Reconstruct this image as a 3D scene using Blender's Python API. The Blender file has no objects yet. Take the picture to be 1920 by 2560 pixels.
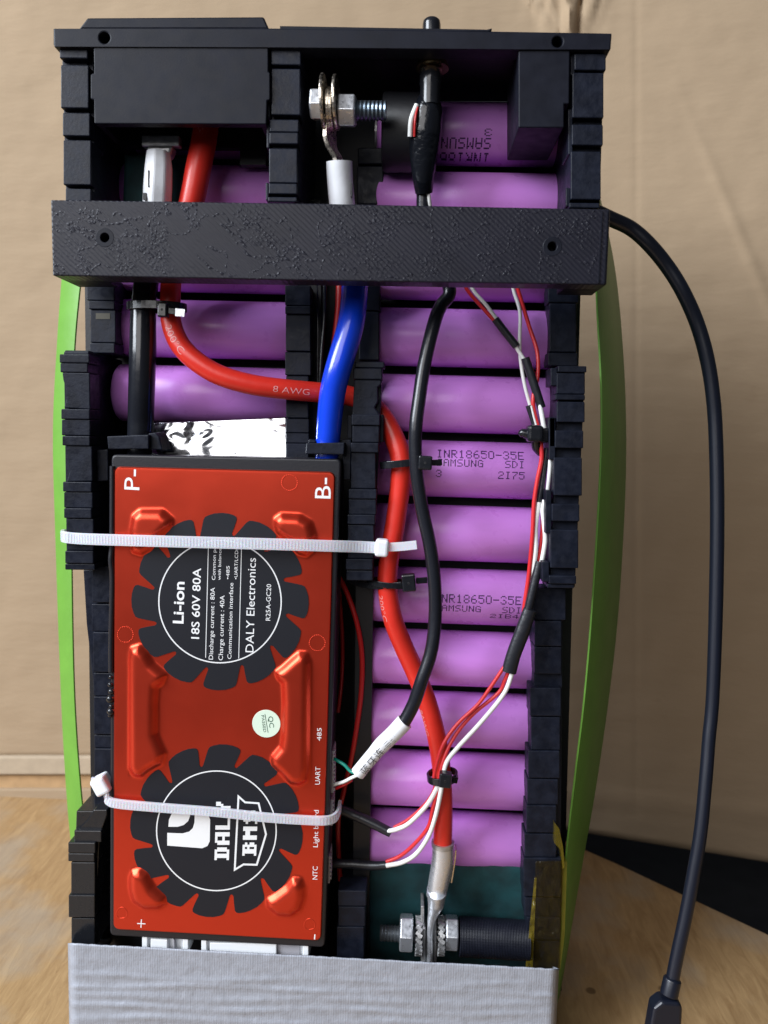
import bpy, bmesh, math, random
import numpy as np
from mathutils import Vector, Matrix, noise as mnoise
random.seed(7)
S = 0.001                      # millimetres to metres
scene = bpy.context.scene
COL = scene.collection

# ------------------------------------------------------------------ camera
F = 1970.0                     # focal length in photograph pixels (2560 high)
YAW, PITCH, ROLL = [math.radians(a) for a in (-1.857, 5.49, -1.581)]
def cam_axes():
    cy, sy, cp, sp = math.cos(YAW), math.sin(YAW), math.cos(PITCH), math.sin(PITCH)
    fwd = Vector((sy*cp, cy*cp, -sp)); right = Vector((cy, -sy, 0)); down = fwd.cross(right)
    cr, sr = math.cos(ROLL), math.sin(ROLL)
    return cr*right + sr*down, -sr*right + cr*down, fwd
CR, CD, CF = cam_axes()
cam_data = bpy.data.cameras.new('camera'); cam = bpy.data.objects.new('camera', cam_data)
COL.objects.link(cam); scene.camera = cam
m = Matrix((CR, -CD, -CF)).transposed().to_4x4(); cam.matrix_world = m
cam_data.sensor_fit = 'VERTICAL'; cam_data.sensor_height = 36; cam_data.lens = 36*F/2560
cam_data.clip_start = 0.01; cam_data.clip_end = 20
cam_data.dof.use_dof = True; cam_data.dof.focus_distance = 0.236; cam_data.dof.aperture_fstop = 16

# ------------------------------------------------------------------ world and lamps
world = bpy.data.worlds.new('World'); scene.world = world; world.use_nodes = True
bg = world.node_tree.nodes['Background']
bg.inputs[0].default_value = (0.80, 0.86, 1.0, 1); bg.inputs[1].default_value = 0.07
def area(name, loc, target, sx, sy, power, color):
    l = bpy.data.lights.new(name, 'AREA'); l.shape = 'RECTANGLE'; l.size = sx; l.size_y = sy
    l.energy = power; l.color = color
    o = bpy.data.objects.new(name, l); COL.objects.link(o); o.location = loc
    o.rotation_euler = (Vector(target) - Vector(loc)).to_track_quat('-Z', 'Y').to_euler()
    return o
area('window_light', (-1.05, -0.36, 0.66), (0.0, 0.25, -0.04), 0.7, 0.9, 41.0, (0.86, 0.92, 1.0))
area('fill_light', (-0.50, -0.95, 0.52), (0.04, 0.3, 0.0), 0.9, 0.8, 9.0, (0.97, 0.95, 0.95))  # added frontal fill, also gives the metal parts something to reflect
scene.view_settings.view_transform = 'Standard'; scene.view_settings.look = 'None'
scene.view_settings.exposure = 0.0; scene.view_settings.gamma = 1.0

# ------------------------------------------------------------------ pixel to place (mm, camera at origin)
def P(px, py, Y):
    r = CR*((px-960)/F) + CD*((py-1280)/F) + CF
    return r * (Y / r.y)
def mm(npx, Y):                # a width in pixels at depth Y in mm
    return npx * Y / F
class Zm:                      # notes taken from an enlarged crop
    def __init__(s, ox, oy, k): s.ox, s.oy, s.k = ox, oy, k
    def __call__(s, *pts): return [(s.ox + x/s.k, s.oy + y/s.k) for x, y in pts]
    def p(s, x, y): return (s.ox + x/s.k, s.oy + y/s.k)
    def box(s, x0, x1, y0, y1): return (s.ox+x0/s.k, s.ox+x1/s.k, s.oy+y0/s.k, s.oy+y1/s.k)
zA = Zm(100, 0, 2.37); zB = Zm(700, 0, 1.929); zC = Zm(100, 460, 2.37); zD = Zm(740, 460, 2.023)
zE = Zm(120, 1060, 2.127); zF = Zm(820, 1060, 2.304); zG = Zm(120, 1720, 2.127); zH = Zm(780, 1720, 2.127)
zI = Zm(500, 180, 4.1475); zJ = Zm(680, 1000, 4.1475); zK = Zm(1280, 1000, 4.425); zL = Zm(640, 700, 4.609)
zM = Zm(130, 840, 3.569); zN = Zm(200, 1080, 2.697); zO = Zm(0, 1860, 3.16); zQ = Zm(960, 2080, 3.456)
zR = Zm(1400, 400, 3.16); zS = Zm(1360, 1800, 2.911); zT = Zm(1140, 1700, 3.685)

# ------------------------------------------------------------------ materials
def mat(name, col, rough=0.5, metal=0.0, spec=0.5, var=0.0, vscale=0.3, bump=None, rvar=0.0, alpha=1.0,
        trans=0.0, coat=0.0, col2=None, stretch=(1, 1, 1), sss=0.0):
    """bump: list of (kind, scale per mm, strength mm, mapping stretch, rotation deg about Y)"""
    M = bpy.data.materials.new(name); M.use_nodes = True
    nt = M.node_tree; N = nt.nodes; L = nt.links; b = N['Principled BSDF']
    b.inputs['Base Color'].default_value = (*col, 1); b.inputs['Roughness'].default_value = rough
    b.inputs['Metallic'].default_value = metal; b.inputs['Specular IOR Level'].default_value = spec
    b.inputs['Alpha'].default_value = alpha; b.inputs['Transmission Weight'].default_value = trans
    b.inputs['Coat Weight'].default_value = coat; b.inputs['Coat Roughness'].default_value = 0.12
    if sss: b.inputs['Subsurface Weight'].default_value = sss; b.inputs['Subsurface Scale'].default_value = 0.001
    tc = N.new('ShaderNodeTexCoord'); sc = N.new('ShaderNodeVectorMath'); sc.operation = 'SCALE'
    sc.inputs['Scale'].default_value = 1000; L.new(tc.outputs['Object'], sc.inputs[0])
    oi = N.new('ShaderNodeObjectInfo'); of = N.new('ShaderNodeVectorMath'); of.operation = 'MULTIPLY_ADD'   # each piece gets its own patch of grain
    of.inputs[1].default_value = (310, 170, 230); L.new(oi.outputs['Random'], of.inputs[0]); L.new(sc.outputs[0], of.inputs[2]); sc = of
    def mapped(st, rot=(0, 0, 0)):
        mp = N.new('ShaderNodeMapping'); mp.inputs['Scale'].default_value = st
        mp.inputs['Rotation'].default_value = [math.radians(a) for a in rot]
        L.new(sc.outputs[0], mp.inputs[0]); return mp.outputs[0]
    if var or col2:
        n = N.new('ShaderNodeTexNoise'); n.inputs['Scale'].default_value = vscale; n.inputs['Detail'].default_value = 5
        L.new(mapped(stretch), n.inputs[0])
        r = N.new('ShaderNodeValToRGB'); r.color_ramp.elements[0].position = .35; r.color_ramp.elements[1].position = .65
        c2 = col2 or tuple(c*(1-var) for c in col)
        c1 = col if col2 else tuple(min(1, c*(1+var)) for c in col)
        r.color_ramp.elements[0].color = (*c2, 1); r.color_ramp.elements[1].color = (*c1, 1)
        L.new(n.outputs['Fac'], r.inputs[0]); L.new(r.outputs[0], b.inputs['Base Color'])
    if rvar:
        n = N.new('ShaderNodeTexNoise'); n.inputs['Scale'].default_value = vscale*2; n.inputs['Detail'].default_value = 6
        L.new(mapped((1, 1, 1)), n.inputs[0])
        r = N.new('ShaderNodeMapRange'); r.inputs['To Min'].default_value = max(0, rough-rvar); r.inputs['To Max'].default_value = min(1, rough+rvar)
        r.inputs['From Min'].default_value = .3; r.inputs['From Max'].default_value = .7
        L.new(n.outputs['Fac'], r.inputs[0]); L.new(r.outputs[0], b.inputs['Roughness'])
    prev = None
    for kind, ksc, strg, st, rot in (bump or []):
        if kind == 'wave':
            t = N.new('ShaderNodeTexWave'); t.inputs['Scale'].default_value = ksc; t.inputs['Distortion'].default_value = 0.6
            t.inputs['Detail'].default_value = 2
            out = t.outputs['Fac']
        elif kind == 'voronoi':
            t = N.new('ShaderNodeTexVoronoi'); t.inputs['Scale'].default_value = ksc; out = t.outputs['Distance']
        else:
            t = N.new('ShaderNodeTexNoise'); t.inputs['Scale'].default_value = ksc; t.inputs['Detail'].default_value = 4
            out = t.outputs['Fac']
        L.new(mapped(st, rot), t.inputs[0])
        bp = N.new('ShaderNodeBump'); bp.inputs['Strength'].default_value = 1; bp.inputs['Distance'].default_value = strg*S
        L.new(out, bp.inputs['Height'])
        if prev: L.new(prev, bp.inputs['Normal'])
        prev = bp.outputs[0]
    if prev: L.new(prev, b.inputs['Normal'])
    return M

M = {}
NOROT = (0, 0, 0)
M['black'] = mat('black_plastic', (.008, .010, .018), .42, spec=.19, var=.25, vscale=.25, rvar=.12,
                 bump=[('noise', 1.2, .05, (1, 1, 1), NOROT), ('noise', 7, .015, (1, 1, 1), NOROT)])
M['print'] = mat('printed_black_plastic', (.007, .008, .014), .48, spec=.17, var=.15, vscale=.15, rvar=.08,
                 bump=[('wave', .95, .05, (0, 0, 1), (0, 0, 0)), ('noise', 3, .02, (1, 1, 1), NOROT)])
M['wall_black'] = mat('inner_black_plastic', (.006, .006, .008), .5, bump=[('noise', 1, .05, (1, 1, 1), NOROT)])
M['gloss_black'] = mat('glossy_black_plastic', (.010, .011, .014), .22, rvar=.08, vscale=.3)
M['shrink'] = mat('black_heat_shrink', (.014, .015, .020), .35, bump=[('noise', .5, .12, (1, 1, 1), NOROT)])
M['tape_black'] = mat('wrapped_black_tape', (.006, .007, .010), .16, bump=[('noise', .25, .3, (1, 1, 1), NOROT), ('noise', 1.0, .04, (1, 1, 1), NOROT)])
M['rubber'] = mat('black_cable_rubber', (.010, .011, .016), .27, bump=[('noise', .4, .05, (1, 1, 1), NOROT)])
M['purple'] = mat('purple_cell_wrap', (.72, .28, .86), .31, var=.09, vscale=.10, rvar=.06, stretch=(.25, 1, 1),
                  bump=[('noise', .25, .08, (.2, 1, 1), NOROT)])
M['ink'] = mat('dark_print_ink', (.035, .006, .08), .6)
M['teal'] = mat('teal_insulation_paper', (.005, .045, .052), .75, var=.35, vscale=.12, bump=[('noise', 2.5, .05, (1, 1, 1), NOROT)])
M['red_metal'] = mat('red_anodised_metal', (.70, .060, .028), .32, metal=.85, rvar=.02, vscale=.05,
                     bump=[('noise', 14, .003, (1, 1, 1), NOROT)])
M['case_black'] = mat('black_case_edge', (.010, .010, .014), .38, bump=[('noise', 2, .03, (1, 1, 1), NOROT)])
M['sticker'] = mat('charcoal_fan_film', (.010, .011, .016), .5, spec=.3, bump=[('noise', 8, .01, (1, 1, 1), NOROT)])
M['white_ink'] = mat('white_print', (.80, .81, .82), .5)
M['red_ink'] = mat('pale_cable_print', (.80, .33, .32), .5)
M['mint'] = mat('pale_mint_sticker', (.66, .80, .66), .45)
M['green_ink'] = mat('dark_green_print', (.03, .09, .06), .5)
M['red_cable'] = mat('red_silicone_insulation', (.68, .030, .018), .33, var=.06, vscale=.1, bump=[('noise', .4, .06, (1, 1, 1), NOROT)])
M['thick_black'] = mat('glossy_black_insulation', (.009, .010, .014), .17, bump=[('noise', .3, .05, (1, 1, 1), NOROT)])
M['blue'] = mat('blue_silicone_insulation', (.004, .05, .66), .24, coat=.6, bump=[('noise', .3, .08, (1, 1, 1), NOROT), ('noise', 9, .006, (1, 1, 1), NOROT)])
M['red_wire'] = mat('red_wire_insulation', (.62, .025, .03), .35)
M['dark_red'] = mat('dark_red_wire_insulation', (.45, .012, .012), .35)
M['white_wire'] = mat('white_wire_insulation', (.78, .78, .76), .4)
M['green_wire'] = mat('green_wire_insulation', (.0, .22, .16), .35)
M['white_sleeve'] = mat('white_heat_shrink', (.76, .77, .80), .38, bump=[('noise', .5, .06, (1, 1, 1), NOROT)])
M['nylon'] = mat('white_nylon', (.80, .81, .88), .32, alpha=.55, sss=.25)
M['nylon_solid'] = mat('solid_white_nylon', (.80, .81, .86), .32, sss=.2)
M['socket'] = mat('white_connector_plastic', (.84, .86, .88), .4)
M['grey_socket'] = mat('grey_connector_plastic', (.40, .39, .42), .5)
M['steel'] = mat('zinc_plated_steel', (.74, .76, .80), .34, metal=.78, rvar=.1, vscale=.5, bump=[('noise', .8, .05, (1, 1, 1), NOROT)])
M['dull_steel'] = mat('dull_steel', (.50, .50, .50), .4, metal=.75, rvar=.1, vscale=.5, var=.2, bump=[('noise', 1.5, .06, (1, 1, 1), NOROT)])
M['shade_dark_rod'] = mat('shade_darkened_bolt_steel', (.10, .11, .12), .4, metal=.6)  # steel darkened in its base colour to imitate the controller's shadow
M['thread_steel'] = mat('highlight_tinted_thread_steel', (.20, .25, .30), .3, metal=.9)  # bluish highlights on a dim thread, painted into the base colour
M['copper'] = mat('tinned_copper', (.74, .66, .56), .3, metal=1, rvar=.12, vscale=.6, var=.2, bump=[('noise', 1, .1, (1, 1, 1), NOROT)])
M['gold'] = mat('brass_ring', (.75, .55, .28), .25, metal=1)
M['foil'] = mat('silver_foil', (.62, .63, .66), .15, metal=1, rvar=.06, vscale=.2)
M['kapton'] = mat('amber_film', (.20, .15, .01), .12, alpha=.35, coat=.5, bump=[('noise', .35, .4, (1, 1, 1), NOROT)])
M['film_clear'] = mat('thin_amber_film', (.03, .02, .002), .1, alpha=.3, spec=.25, bump=[('noise', .35, .5, (1, 1, 1), NOROT)])
M['strap'] = mat('green_strap', (.12, .30, .035), .5, var=.05, vscale=.1, bump=[('noise', .3, .1, (1, 1, 1), NOROT)])
M['smear'] = mat('yellow_smear', (.035, .03, .015), .5)
M['cord'] = mat('black_cord', (.006, .008, .016), .34)

# the diagonal printed face of the crossbar
def bar_material():
    m_ = M['bar'] = mat('diagonal_printed_plastic', (.013, .013, .020), .38, spec=.25, var=.12, vscale=.1)
    nt = m_.node_tree; N = nt.nodes; L = nt.links; b = N['Principled BSDF']
    tc = N.new('ShaderNodeTexCoord'); sc = N.new('ShaderNodeVectorMath'); sc.operation = 'SCALE'; sc.inputs['Scale'].default_value = 1000
    L.new(tc.outputs['Object'], sc.inputs[0])
    mp = N.new('ShaderNodeMapping'); mp.inputs['Rotation'].default_value = (0, math.radians(48), 0); L.new(sc.outputs[0], mp.inputs[0])
    wv = N.new('ShaderNodeTexWave'); wv.inputs['Scale'].default_value = .30; wv.inputs['Distortion'].default_value = 1.6
    wv.inputs['Detail'].default_value = 2; wv.inputs['Detail Scale'].default_value = 1.6; wv.bands_direction = 'X'; L.new(mp.outputs[0], wv.inputs[0])
    def math_(op, a, b_=None):
        n = N.new('ShaderNodeMath'); n.operation = op
        for k, v in enumerate((a, b_)):
            if v is None: continue
            if isinstance(v, (int, float)): n.inputs[k].default_value = v
            else: L.new(v, n.inputs[k])
        return n.outputs[0]
    def nz(sc_, det, st=(1, 1, 1)):
        m2 = N.new('ShaderNodeMapping'); m2.inputs['Scale'].default_value = st; L.new(sc.outputs[0], m2.inputs[0])
        n = N.new('ShaderNodeTexNoise'); n.inputs['Scale'].default_value = sc_; n.inputs['Detail'].default_value = det; L.new(m2.outputs[0], n.inputs[0]); return n.outputs[0]
    def rng(v, a, b_):
        n = N.new('ShaderNodeMapRange'); n.inputs['From Min'].default_value = a; n.inputs['From Max'].default_value = b_; L.new(v, n.inputs['Value']); return n.outputs[0]
    big = nz(.05, 3, (.8, 1, 1.4))
    band = rng(math_('ABSOLUTE', math_('SUBTRACT', big, .5)), .016, .004)       # wandering contour lines where the print ripples
    band2 = rng(math_('ABSOLUTE', math_('SUBTRACT', nz(.07, 2), .52)), .014, .003)
    patch = rng(nz(.09, 3), .52, .62)
    rough_ = math_('MAXIMUM', math_('MAXIMUM', band, band2), math_('MULTIPLY', patch, .55))
    speck = rng(nz(1.3, 2), .45, .6)
    ripple = math_('MULTIPLY', math_('MULTIPLY', rough_, speck), math_('ADD', math_('MULTIPLY', wv.outputs['Fac'], .8), .25))
    hgt = math_('ADD', math_('MULTIPLY', wv.outputs['Fac'], .42), ripple)
    bp = N.new('ShaderNodeBump'); bp.inputs['Strength'].default_value = 1; bp.inputs['Distance'].default_value = .115*S
    L.new(hgt, bp.inputs['Height']); L.new(bp.outputs[0], b.inputs['Normal'])
bar_material()

# silver cloth tape: woven grid plus wrinkles
M['duct'] = mat('silver_cloth_tape', (.32, .34, .39), .52, metal=.1, var=.05, vscale=.3, rvar=.06,
                bump=[('wave', .42, .022, (1, 0, 0), NOROT), ('noise', 1.1, .12, (1, 1, .5), NOROT), ('noise', .16, .5, (.45, 1, 1), NOROT)])

def card_material():
    m_ = M['card'] = mat('brown_cardboard', (.56, .44, .31), .85)
    nt = m_.node_tree; N = nt.nodes; L = nt.links; b = N['Principled BSDF']; b.inputs['Specular IOR Level'].default_value = .2
    tc = N.new('ShaderNodeTexCoord'); sc = N.new('ShaderNodeVectorMath'); sc.operation = 'SCALE'; sc.inputs['Scale'].default_value = 1000
    L.new(tc.outputs['Object'], sc.inputs[0])
    def nz(scale, st):
        mp = N.new('ShaderNodeMapping'); mp.inputs['Scale'].default_value = st; L.new(sc.outputs[0], mp.inputs[0])
        n = N.new('ShaderNodeTexNoise'); n.inputs['Scale'].default_value = scale; n.inputs['Detail'].default_value = 6; n.inputs['Roughness'].default_value = .6
        L.new(mp.outputs[0], n.inputs[0]); return n.outputs[0]
    mix = N.new('ShaderNodeMath'); mix.operation = 'ADD'; L.new(nz(.02, (1, 1, 1)), mix.inputs[0])
    mi2 = N.new('ShaderNodeMath'); mi2.operation = 'ADD'; L.new(nz(.35, (.35, 1, 1)), mi2.inputs[0]); L.new(mix.outputs[0], mi2.inputs[1])
    rp = N.new('ShaderNodeValToRGB'); e = rp.color_ramp.elements; e[0].position = .75; e[1].position = 1.25
    dv = N.new('ShaderNodeMath'); dv.operation = 'MULTIPLY'; dv.inputs[1].default_value = .5
    ad = N.new('ShaderNodeMath'); ad.operation = 'ADD'; L.new(mi2.outputs[0], ad.inputs[0]); ad.inputs[1].default_value = 0
    e[0].position = .36; e[1].position = .64; e[0].color = (.245, .17, .10, 1); e[1].color = (.34, .25, .162, 1)
    L.new(ad.outputs[0], dv.inputs[0]); L.new(dv.outputs[0], rp.inputs[0]); L.new(rp.outputs[0], b.inputs['Base Color'])
    wvx = N.new('ShaderNodeTexWave'); wvx.bands_direction = 'Z'; wvx.inputs['Scale'].default_value = .045; wvx.inputs['Distortion'].default_value = 1.2; wvx.inputs['Detail'].default_value = 3
    L.new(sc.outputs[0], wvx.inputs[0]); adx = N.new('ShaderNodeMath'); adx.operation = 'MULTIPLY_ADD'; adx.inputs[1].default_value = .10
    L.new(wvx.outputs['Fac'], adx.inputs[0]); L.new(nz(.25, (.3, 1, 1)), adx.inputs[2])
    bp = N.new('ShaderNodeBump'); bp.inputs['Distance'].default_value = .3*S; L.new(adx.outputs[0], bp.inputs['Height'])
    L.new(bp.outputs[0], b.inputs['Normal'])
card_material()
M['card_light'] = mat('cardboard_cut_edge', (.40, .32, .23), .85, var=.05, vscale=.2, spec=.2)
M['card_brown'] = mat('cardboard_fold_face', (.42, .27, .14), .85, var=.08, vscale=.2, spec=.2)

def wood_material():
    m_ = M['wood'] = mat('worn_wood', (.42, .27, .12), .5)
    nt = m_.node_tree; N = nt.nodes; L = nt.links; b = N['Principled BSDF']
    tc = N.new('ShaderNodeTexCoord'); sc = N.new('ShaderNodeVectorMath'); sc.operation = 'SCALE'; sc.inputs['Scale'].default_value = 1000
    L.new(tc.outputs['Object'], sc.inputs[0])
    mp = N.new('ShaderNodeMapping'); mp.inputs['Rotation'].default_value = (0, 0, math.radians(28)); mp.inputs['Scale'].default_value = (1.0, .16, 1)
    L.new(sc.outputs[0], mp.inputs[0])
    n = N.new('ShaderNodeTexNoise'); n.inputs['Scale'].default_value = .28; n.inputs['Detail'].default_value = 9; n.inputs['Roughness'].default_value = .68; n.inputs['Distortion'].default_value = 1.2
    L.new(mp.outputs[0], n.inputs[0])
    rp = N.new('ShaderNodeValToRGB'); e = rp.color_ramp.elements; e[0].position = .3; e[1].position = .7
    e[0].color = (.28, .165, .072, 1); e[1].color = (.46, .30, .145, 1); L.new(n.outputs[0], rp.inputs[0])
    n2 = N.new('ShaderNodeTexNoise'); n2.inputs['Scale'].default_value = .028; n2.inputs['Detail'].default_value = 5; L.new(sc.outputs[0], n2.inputs[0])
    r2 = N.new('ShaderNodeValToRGB'); r2.color_ramp.elements[0].position = .5; r2.color_ramp.elements[1].position = .68; L.new(n2.outputs[0], r2.inputs[0])
    mx = N.new('ShaderNodeMix'); mx.data_type = 'RGBA'; mx.inputs['B'].default_value = (.34, .29, .23, 1)
    ml = N.new('ShaderNodeMath'); ml.operation = 'MULTIPLY'; ml.inputs[1].default_value = .6; L.new(r2.outputs[0], ml.inputs[0])
    L.new(ml.outputs[0], mx.inputs['Factor']); L.new(rp.outputs[0], mx.inputs['A'])
    n3 = N.new('ShaderNodeTexVoronoi'); n3.inputs['Scale'].default_value = .035; L.new(sc.outputs[0], n3.inputs[0])
    r3 = N.new('ShaderNodeValToRGB'); r3.color_ramp.elements[0].position = .05; r3.color_ramp.elements[1].position = .075
    r3.color_ramp.elements[0].color = (.25, .2, .16, 1); L.new(n3.outputs['Distance'], r3.inputs[0])
    m3 = N.new('ShaderNodeMix'); m3.data_type = 'RGBA'; m3.blend_type = 'MULTIPLY'; m3.inputs['Factor'].default_value = .8
    L.new(mx.outputs['Result'], m3.inputs['A']); L.new(r3.outputs[0], m3.inputs['B'])
    L.new(m3.outputs['Result'], b.inputs['Base Color'])
    bp = N.new('ShaderNodeBump'); bp.inputs['Distance'].default_value = .15*S; L.new(n.outputs[0], bp.inputs['Height']); L.new(bp.outputs[0], b.inputs['Normal'])
wood_material()
M['dark_floor'] = mat('dark_plane', (.012, .012, .014), .9, var=.2, vscale=.1)  # near-black plane filling the gap beyond the table edge

# ------------------------------------------------------------------ objects
class Geo:
    def __init__(s): s.v = []; s.f = []
    def add(s, vs, fs):
        o = len(s.v); s.v += [Vector(v) for v in vs]; s.f += [tuple(i+o for i in f) for f in fs]; return s
    def build(s, name, m_, parent=None, smooth=False, bevel=0, solid=0, seg=2, angle=30):
        """links the collected shape as ONE mesh object; coordinates in mm, camera at origin"""
        if parent: org = Vector(parent['_o'])
        else:
            a = np.array([tuple(v) for v in s.v]); lo, hi = a.min(0), a.max(0)
            org = Vector(((lo[0]+hi[0])/2, (lo[1]+hi[1])/2, lo[2]))
        me = bpy.data.meshes.new(name)
        me.from_pydata([tuple((v-org)*S) for v in s.v], [], s.f); me.update()
        bm = bmesh.new(); bm.from_mesh(me); bmesh.ops.recalc_face_normals(bm, faces=bm.faces); bm.to_mesh(me); bm.free()
        me.materials.append(M[m_])
        if smooth: me.polygons.foreach_set('use_smooth', [True]*len(me.polygons))
        o = bpy.data.objects.new(name, me); COL.objects.link(o)
        if parent: o.parent = parent
        else: o.location = org*S
        if solid:
            k = o.modifiers.new('thickness', 'SOLIDIFY'); k.thickness = solid*S; k.offset = 0
        if bevel:
            k = o.modifiers.new('bevel', 'BEVEL'); k.width = bevel*S; k.segments = seg; k.limit_method = 'ANGLE'; k.angle_limit = math.radians(angle)
            k.harden_normals = False
        if smooth:
            try: me.set_sharp_from_angle(angle=math.radians(50))
            except Exception: pass
        return o
def thing(name, label, cat, base, group=None):
    o = bpy.data.objects.new(name, None); COL.objects.link(o); o.empty_display_size = .005
    o.location = Vector(base)*S; o['_o'] = list(base); tagd(o, label, cat, group); return o
def tagd(o, label, cat, group=None, kind=None):
    if label: o['label'] = label
    if cat: o['category'] = cat
    if group: o['group'] = group
    if kind: o['kind'] = kind
    return o

def prism(poly, Y0, Y1, g=None):
    """outline in pixels at the front depth Y0, carried straight back to depth Y1"""
    g = g or Geo(); fr = [P(x, y, Y0) for x, y in poly]; n = len(fr)
    bk = [Vector((v.x, Y1, v.z)) for v in fr]
    g.add(fr+bk, [tuple(range(n)), tuple(range(2*n-1, n-1, -1))] + [(i, i+n, (i+1) % n+n, (i+1) % n) for i in range(n)])
    return g
def rect(x0, x1, y0, y1, slope=0.0):
    return [(x0, y0-slope*(x1-x0)/2), (x1, y0+slope*(x1-x0)/2), (x1, y1+slope*(x1-x0)/2), (x0, y1-slope*(x1-x0)/2)]
def spline(pts, n=8, closed=False):
    pts = [Vector(p) for p in pts]
    if len(pts) == 2 and not closed: return [pts[0].lerp(pts[1], i/n) for i in range(n+1)]
    out = []; N_ = len(pts)
    rng = range(N_) if closed else range(N_-1)
    for i in rng:
        if closed: p0, p1, p2, p3 = pts[(i-1) % N_], pts[i], pts[(i+1) % N_], pts[(i+2) % N_]
        else:
            p1, p2 = pts[i], pts[i+1]; p0 = pts[i-1] if i else 2*p1-p2; p3 = pts[i+2] if i+2 < N_ else 2*p2-p1
        for k in range(n):
            t = k/n
            out.append(.5*((2*p1)+(p2-p0)*t+(2*p0-5*p1+4*p2-p3)*t*t+(3*p1-p0-3*p2+p3)*t**3))
    if not closed: out.append(pts[-1])
    return out
def frames(path, closed=False, up=Vector((0, -1, 0))):
    n = len(path); T = []
    for i in range(n):
        a = path[(i-1) % n] if (closed or i) else path[0]; b = path[(i+1) % n] if (closed or i < n-1) else path[-1]
        T.append((b-a).normalized())
    out = []
    for t in T:                       # normal kept towards the camera side
        nn = (up - t*up.dot(t)); nn = nn.normalized() if nn.length > 1e-4 else Vector((0, 0, 1))
        out.append((t, nn, t.cross(nn).normalized()))
    return out
def tube(pts, r, sides=18, n=8, g=None, cap=True, flat=1.0, up=Vector((0, -1, 0))):
    """pts: world points in mm; r: one radius or one per point"""
    g = g or Geo(); path = spline(pts, n)
    rs = [r]*len(path) if not isinstance(r, (list, tuple)) else list(np.interp(np.linspace(0, len(pts)-1, len(path)), range(len(pts)), r))
    fr = frames(path, up=up); vs = []
    for p, (t, a, b), rr in zip(path, fr, rs):
        for k in range(sides):
            w = 2*math.pi*k/sides; vs.append(p + a*rr*flat*math.cos(w) + b*rr*math.sin(w))
    fs = []
    for i in range(len(path)-1):
        for k in range(sides):
            k2 = (k+1) % sides; fs.append((i*sides+k, i*sides+k2, (i+1)*sides+k2, (i+1)*sides+k))
    if cap: fs += [tuple(range(sides)), tuple(range((len(path)-1)*sides, len(path)*sides))]
    g.add(vs, fs); return g
def pts3(l): return [P(*q) for q in l]
def cable(name, l, wpx, m_, parent=None, **kw):
    p = pts3(l); Ym = sum(q[2] for q in l)/len(l)
    r = [mm(w, Ym)/2 for w in wpx] if isinstance(wpx, (list, tuple)) else mm(wpx, Ym)/2
    return tube(p, r, **kw).build(name, m_, parent, smooth=True)
def beam(path, wdir, w, t, closed=False, g=None):
    """flat strip swept along a path: w wide along wdir, t thick"""
    g = g or Geo(); vs = []; n = len(path)
    for i in range(n):
        a = path[(i-1) % n] if (closed or i) else path[0]; b = path[(i+1) % n] if (closed or i < n-1) else path[-1]
        tn = (b-a).normalized(); wd = (wdir - tn*wdir.dot(tn)).normalized(); nn = tn.cross(wd)
        ww = w[i] if isinstance(w, list) else w
        for sx, sy in ((-1, -1), (1, -1), (1, 1), (-1, 1)): vs.append(path[i]+wd*ww/2*sx+nn*t/2*sy)
    fs = []
    for i in range(n if closed else n-1):
        j = (i+1) % n
        for k in range(4): fs.append((i*4+k, i*4+(k+1) % 4, j*4+(k+1) % 4, j*4+k))
    if not closed: fs += [(0, 1, 2, 3), ((n-1)*4, (n-1)*4+1, (n-1)*4+2, (n-1)*4+3)]
    return g.add(vs, fs)
def lathe(c, axis, prof, sides=32, g=None, hexa=False):
    """prof: (distance along axis, radius) pairs about centre c"""
    g = g or Geo(); axis = Vector(axis).normalized(); a = axis.orthogonal().normalized()
    if abs(axis.x) > .9: a = Vector((0, 0, 1))
    a = (a-axis*a.dot(axis)).normalized(); b = axis.cross(a); vs = []
    n = 6 if hexa else sides; ph = math.radians(hexa) if hexa else 0
    for d, r in prof:
        for k in range(n): w = 2*math.pi*k/n+ph; vs.append(c+axis*d+a*r*math.cos(w)+b*r*math.sin(w))
    fs = []
    for i in range(len(prof)-1):
        for k in range(n): fs.append((i*n+k, i*n+(k+1) % n, (i+1)*n+(k+1) % n, (i+1)*n+k))
    fs += [tuple(range(n)), tuple(range((len(prof)-1)*n, len(prof)*n))]
    return g.add(vs, fs)
def cube(c, ax, ay, az, g=None):
    """box about c with half-extent vectors"""
    g = g or Geo(); vs = [c+ax*i+ay*j+az*k for i in (-1, 1) for j in (-1, 1) for k in (-1, 1)]
    return g.add(vs, [(0, 1, 3, 2), (4, 6, 7, 5), (0, 4, 5, 1), (2, 3, 7, 6), (0, 2, 6, 4), (1, 5, 7, 3)])

_tc = {}
def glyphs(s, bold=0.0, cut=0):
    key = (s, bold, cut)
    if key not in _tc:
        c = bpy.data.curves.new('lettering', 'FONT'); c.body = s; c.offset = bold; c.resolution_u = 3
        o = bpy.data.objects.new('lettering', c); COL.objects.link(o)
        bpy.context.view_layer.update()
        me = bpy.data.meshes.new_from_object(o.evaluated_get(bpy.context.evaluated_depsgraph_get()))
        bm = bmesh.new(); bm.from_mesh(me)
        if cut:
            bmesh.ops.triangulate(bm, faces=bm.faces); bmesh.ops.subdivide_edges(bm, edges=[e for e in bm.edges if e.calc_length() > .25], cuts=cut)
        vs = np.array([v.co[:2] for v in bm.verts]) if len(bm.verts) else np.zeros((0, 2))
        bm.verts.index_update(); fs = [tuple(v.index for v in f.verts) for f in bm.faces]
        bm.free(); bpy.data.objects.remove(o); bpy.data.curves.remove(c); bpy.data.meshes.remove(me)
        _tc[key] = (vs, fs)
    return _tc[key]
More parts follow.
